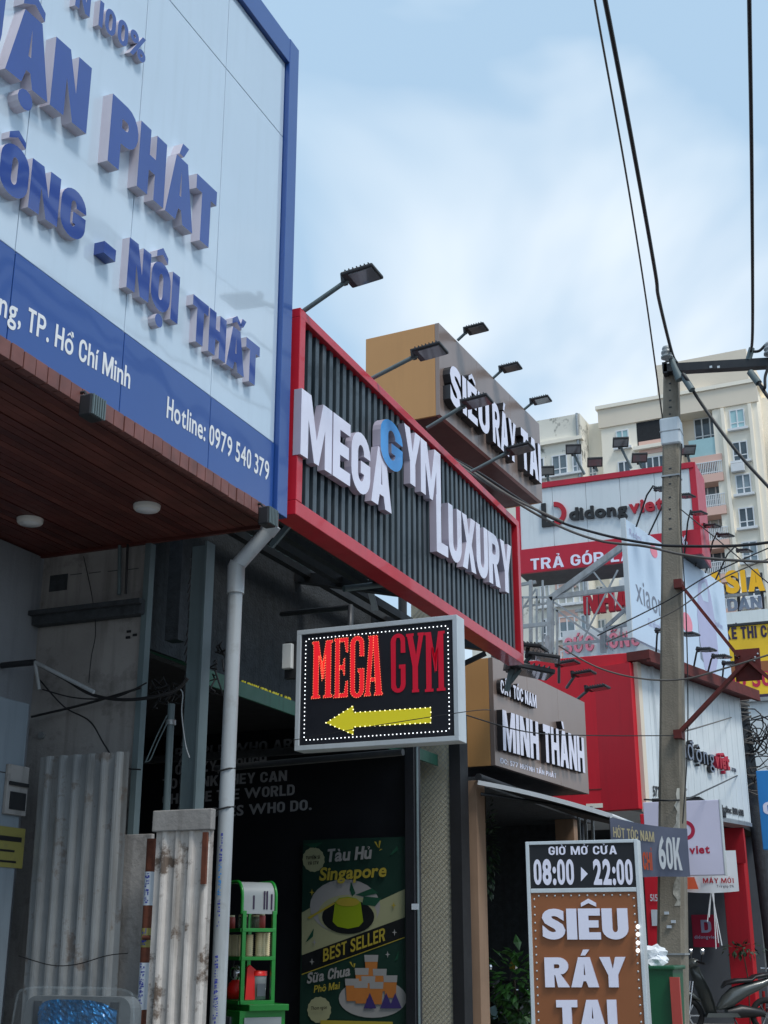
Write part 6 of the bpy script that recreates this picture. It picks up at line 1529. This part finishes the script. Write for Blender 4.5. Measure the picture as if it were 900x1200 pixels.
scooter((P(608, 1190, y=14.2).x, 14.4, .13), R(60), 'dark silver scooter in shadow beside the potted plant', 'scootblack')
tg = thing('paper_tag', 'pale blue paper sheet stuck on the shadowed scooter near the tan pilaster', 'paper')
a_ = P(573, 1184, y=13.2)
MB().add([P(572, 1182, y=13.2), P(580, 1178, y=13.2), P(587, 1190, y=13.2), P(579, 1195, y=13.2)], [(0, 1, 2, 3)]).build('sheet', 'tealglass', tg)
bn_ = thing('waste_bin', 'tall dark green wheeled waste bin beside the standing sign', 'bin', (P(765, 1130, y=10.5).x, 10.5, 0))
zt_ = P(765, 1128, y=10.5).z
mb = MB(); vs = [(sx_ * (.15 + .04 * z_), sy_ * (.17 + .04 * z_), .06 + (zt_ - .1) * z_) for z_ in (0, 1) for sx_, sy_ in ((-1, -1), (1, -1), (1, 1), (-1, 1))]
mb.add(vs, [(0, 1, 2, 3), (0, 1, 5, 4), (1, 2, 6, 5), (2, 3, 7, 6), (3, 0, 4, 7)]); mb.build('bin_body', 'binGreen', bn_)
bx('bin_rim', 'binGreen', bn_, -.21, .21, -.23, .23, zt_ - .05, zt_ - .02, bev=.01)
bx('red_side_panel', 'oldred', bn_, .17, .24, -.25, -.21, .3, zt_ - .1)
for s in (-1, 1): MB().tube([(s * .16, .2, .07), (s * .2, .2, .07)], .07, 12).build('wheel', 'tyre', bn_)
mb = MB()
for k in range(9):
    c_ = Vector((random.uniform(-.13, .06), random.uniform(-.12, .05), zt_ + random.uniform(-.03, .09))); bm = bmesh.new(); bmesh.ops.create_icosphere(bm, subdivisions=2, radius=.06)
    for v in bm.verts: v.co = Vector((v.co.x * 1.3, v.co.y, v.co.z * .8)) * random.uniform(.65, 1.25) + c_
    mb.add([v.co.copy() for v in bm.verts], [[v.index for v in f.verts] for f in bm.faces]); bm.free()
tag(mb.build('rubbish_bag', 'whitecloth', None), 'crumpled white rubbish bags heaped on top of the green bin', 'rubbish').location = bn_.location
# slim white board leaning behind bin
# potted plant
pt = thing('potted_plant', 'leafy green potted shrub in the shade beside the standing sign', 'plant', (P(603, 1150, y=12.6).x, 12.6, 0))
MB().lathe((0, 0, 0), [(0, 0), (.16, 0), (.22, .38), (.24, .4), (.24, .43), (.2, .43), (.18, .36), (0, .36)], 18).build('pot', 'oldred', pt)
MB().tube([(0, 0, .35), (.02, 0, .8), (-.01, .02, 1.2)], [.03, .02, .012], 7).build('trunk', 'bark', pt)
def leaves(n, c_, rx, rz_, size):
    mb = MB()
    for k in range(n):
        while True:
            d = Vector((random.uniform(-1, 1), random.uniform(-1, 1), random.uniform(-1, 1)))
            if .15 < d.length < 1: break
        p0 = Vector(c_) + Vector((d.x * rx, d.y * rx, d.z * rz_)); dirn = (d.normalized() + Vector((random.uniform(-.5, .5), random.uniform(-.5, .5), random.uniform(-.6, .3)))).normalized()
        s_ = dirn.cross(Vector((0, 0, 1))); s_ = s_.normalized() if s_.length > .01 else Vector((1, 0, 0)); l = size * random.uniform(.7, 1.3); w_ = l * .28; up_ = s_.cross(dirn) * l * .12
        mb.add([p0, p0 + dirn * l * .5 + s_ * w_ - up_, p0 + dirn * l - up_ * 2, p0 + dirn * l * .5 - s_ * w_ - up_, p0 + dirn * l * .5], [(0, 1, 4), (1, 2, 4), (2, 3, 4), (3, 0, 4)])
    return mb
leaves(120, (0, 0, 1.15), .18, .36, .14).build('leaves', 'leaf', pt, 'stuff')
leaves(150, (.02, 0, .75), .28, .35, .15).build('leaves', 'leafdark', pt, 'stuff')
hp_ = thing('hanging_vine', 'dark green hanging vine in the shadow beside the tan pilaster', 'plant', (P(568, 990, y=12.6).x, 12.6, 0))
leaves(260, (0, 0, P(568, 990, y=12.6).z), .13, .55, .07).build('leaves', 'leafdark', hp_, 'stuff')
MB().tube([(0, 0, 1.7), (.02, 0, 2.95)], .006, 5).build('stem', 'bark', hp_)
tw = thing('weed_sprig', 'sparse green sprig growing against the red pier at the right', 'plant', (P(870, 1110, y=21.9).x, 21.9, 0))
leaves(60, (0, 0, P(866, 1112, y=21.9).z), .32, .08, .10).build('leaves', 'leafdark', tw, 'stuff')
MB().tube([(0, 0, .0), (.05, 0, 1.0), (0, 0, P(866, 1112, y=21.9).z)], .01, 5).build('stem', 'bark', tw)
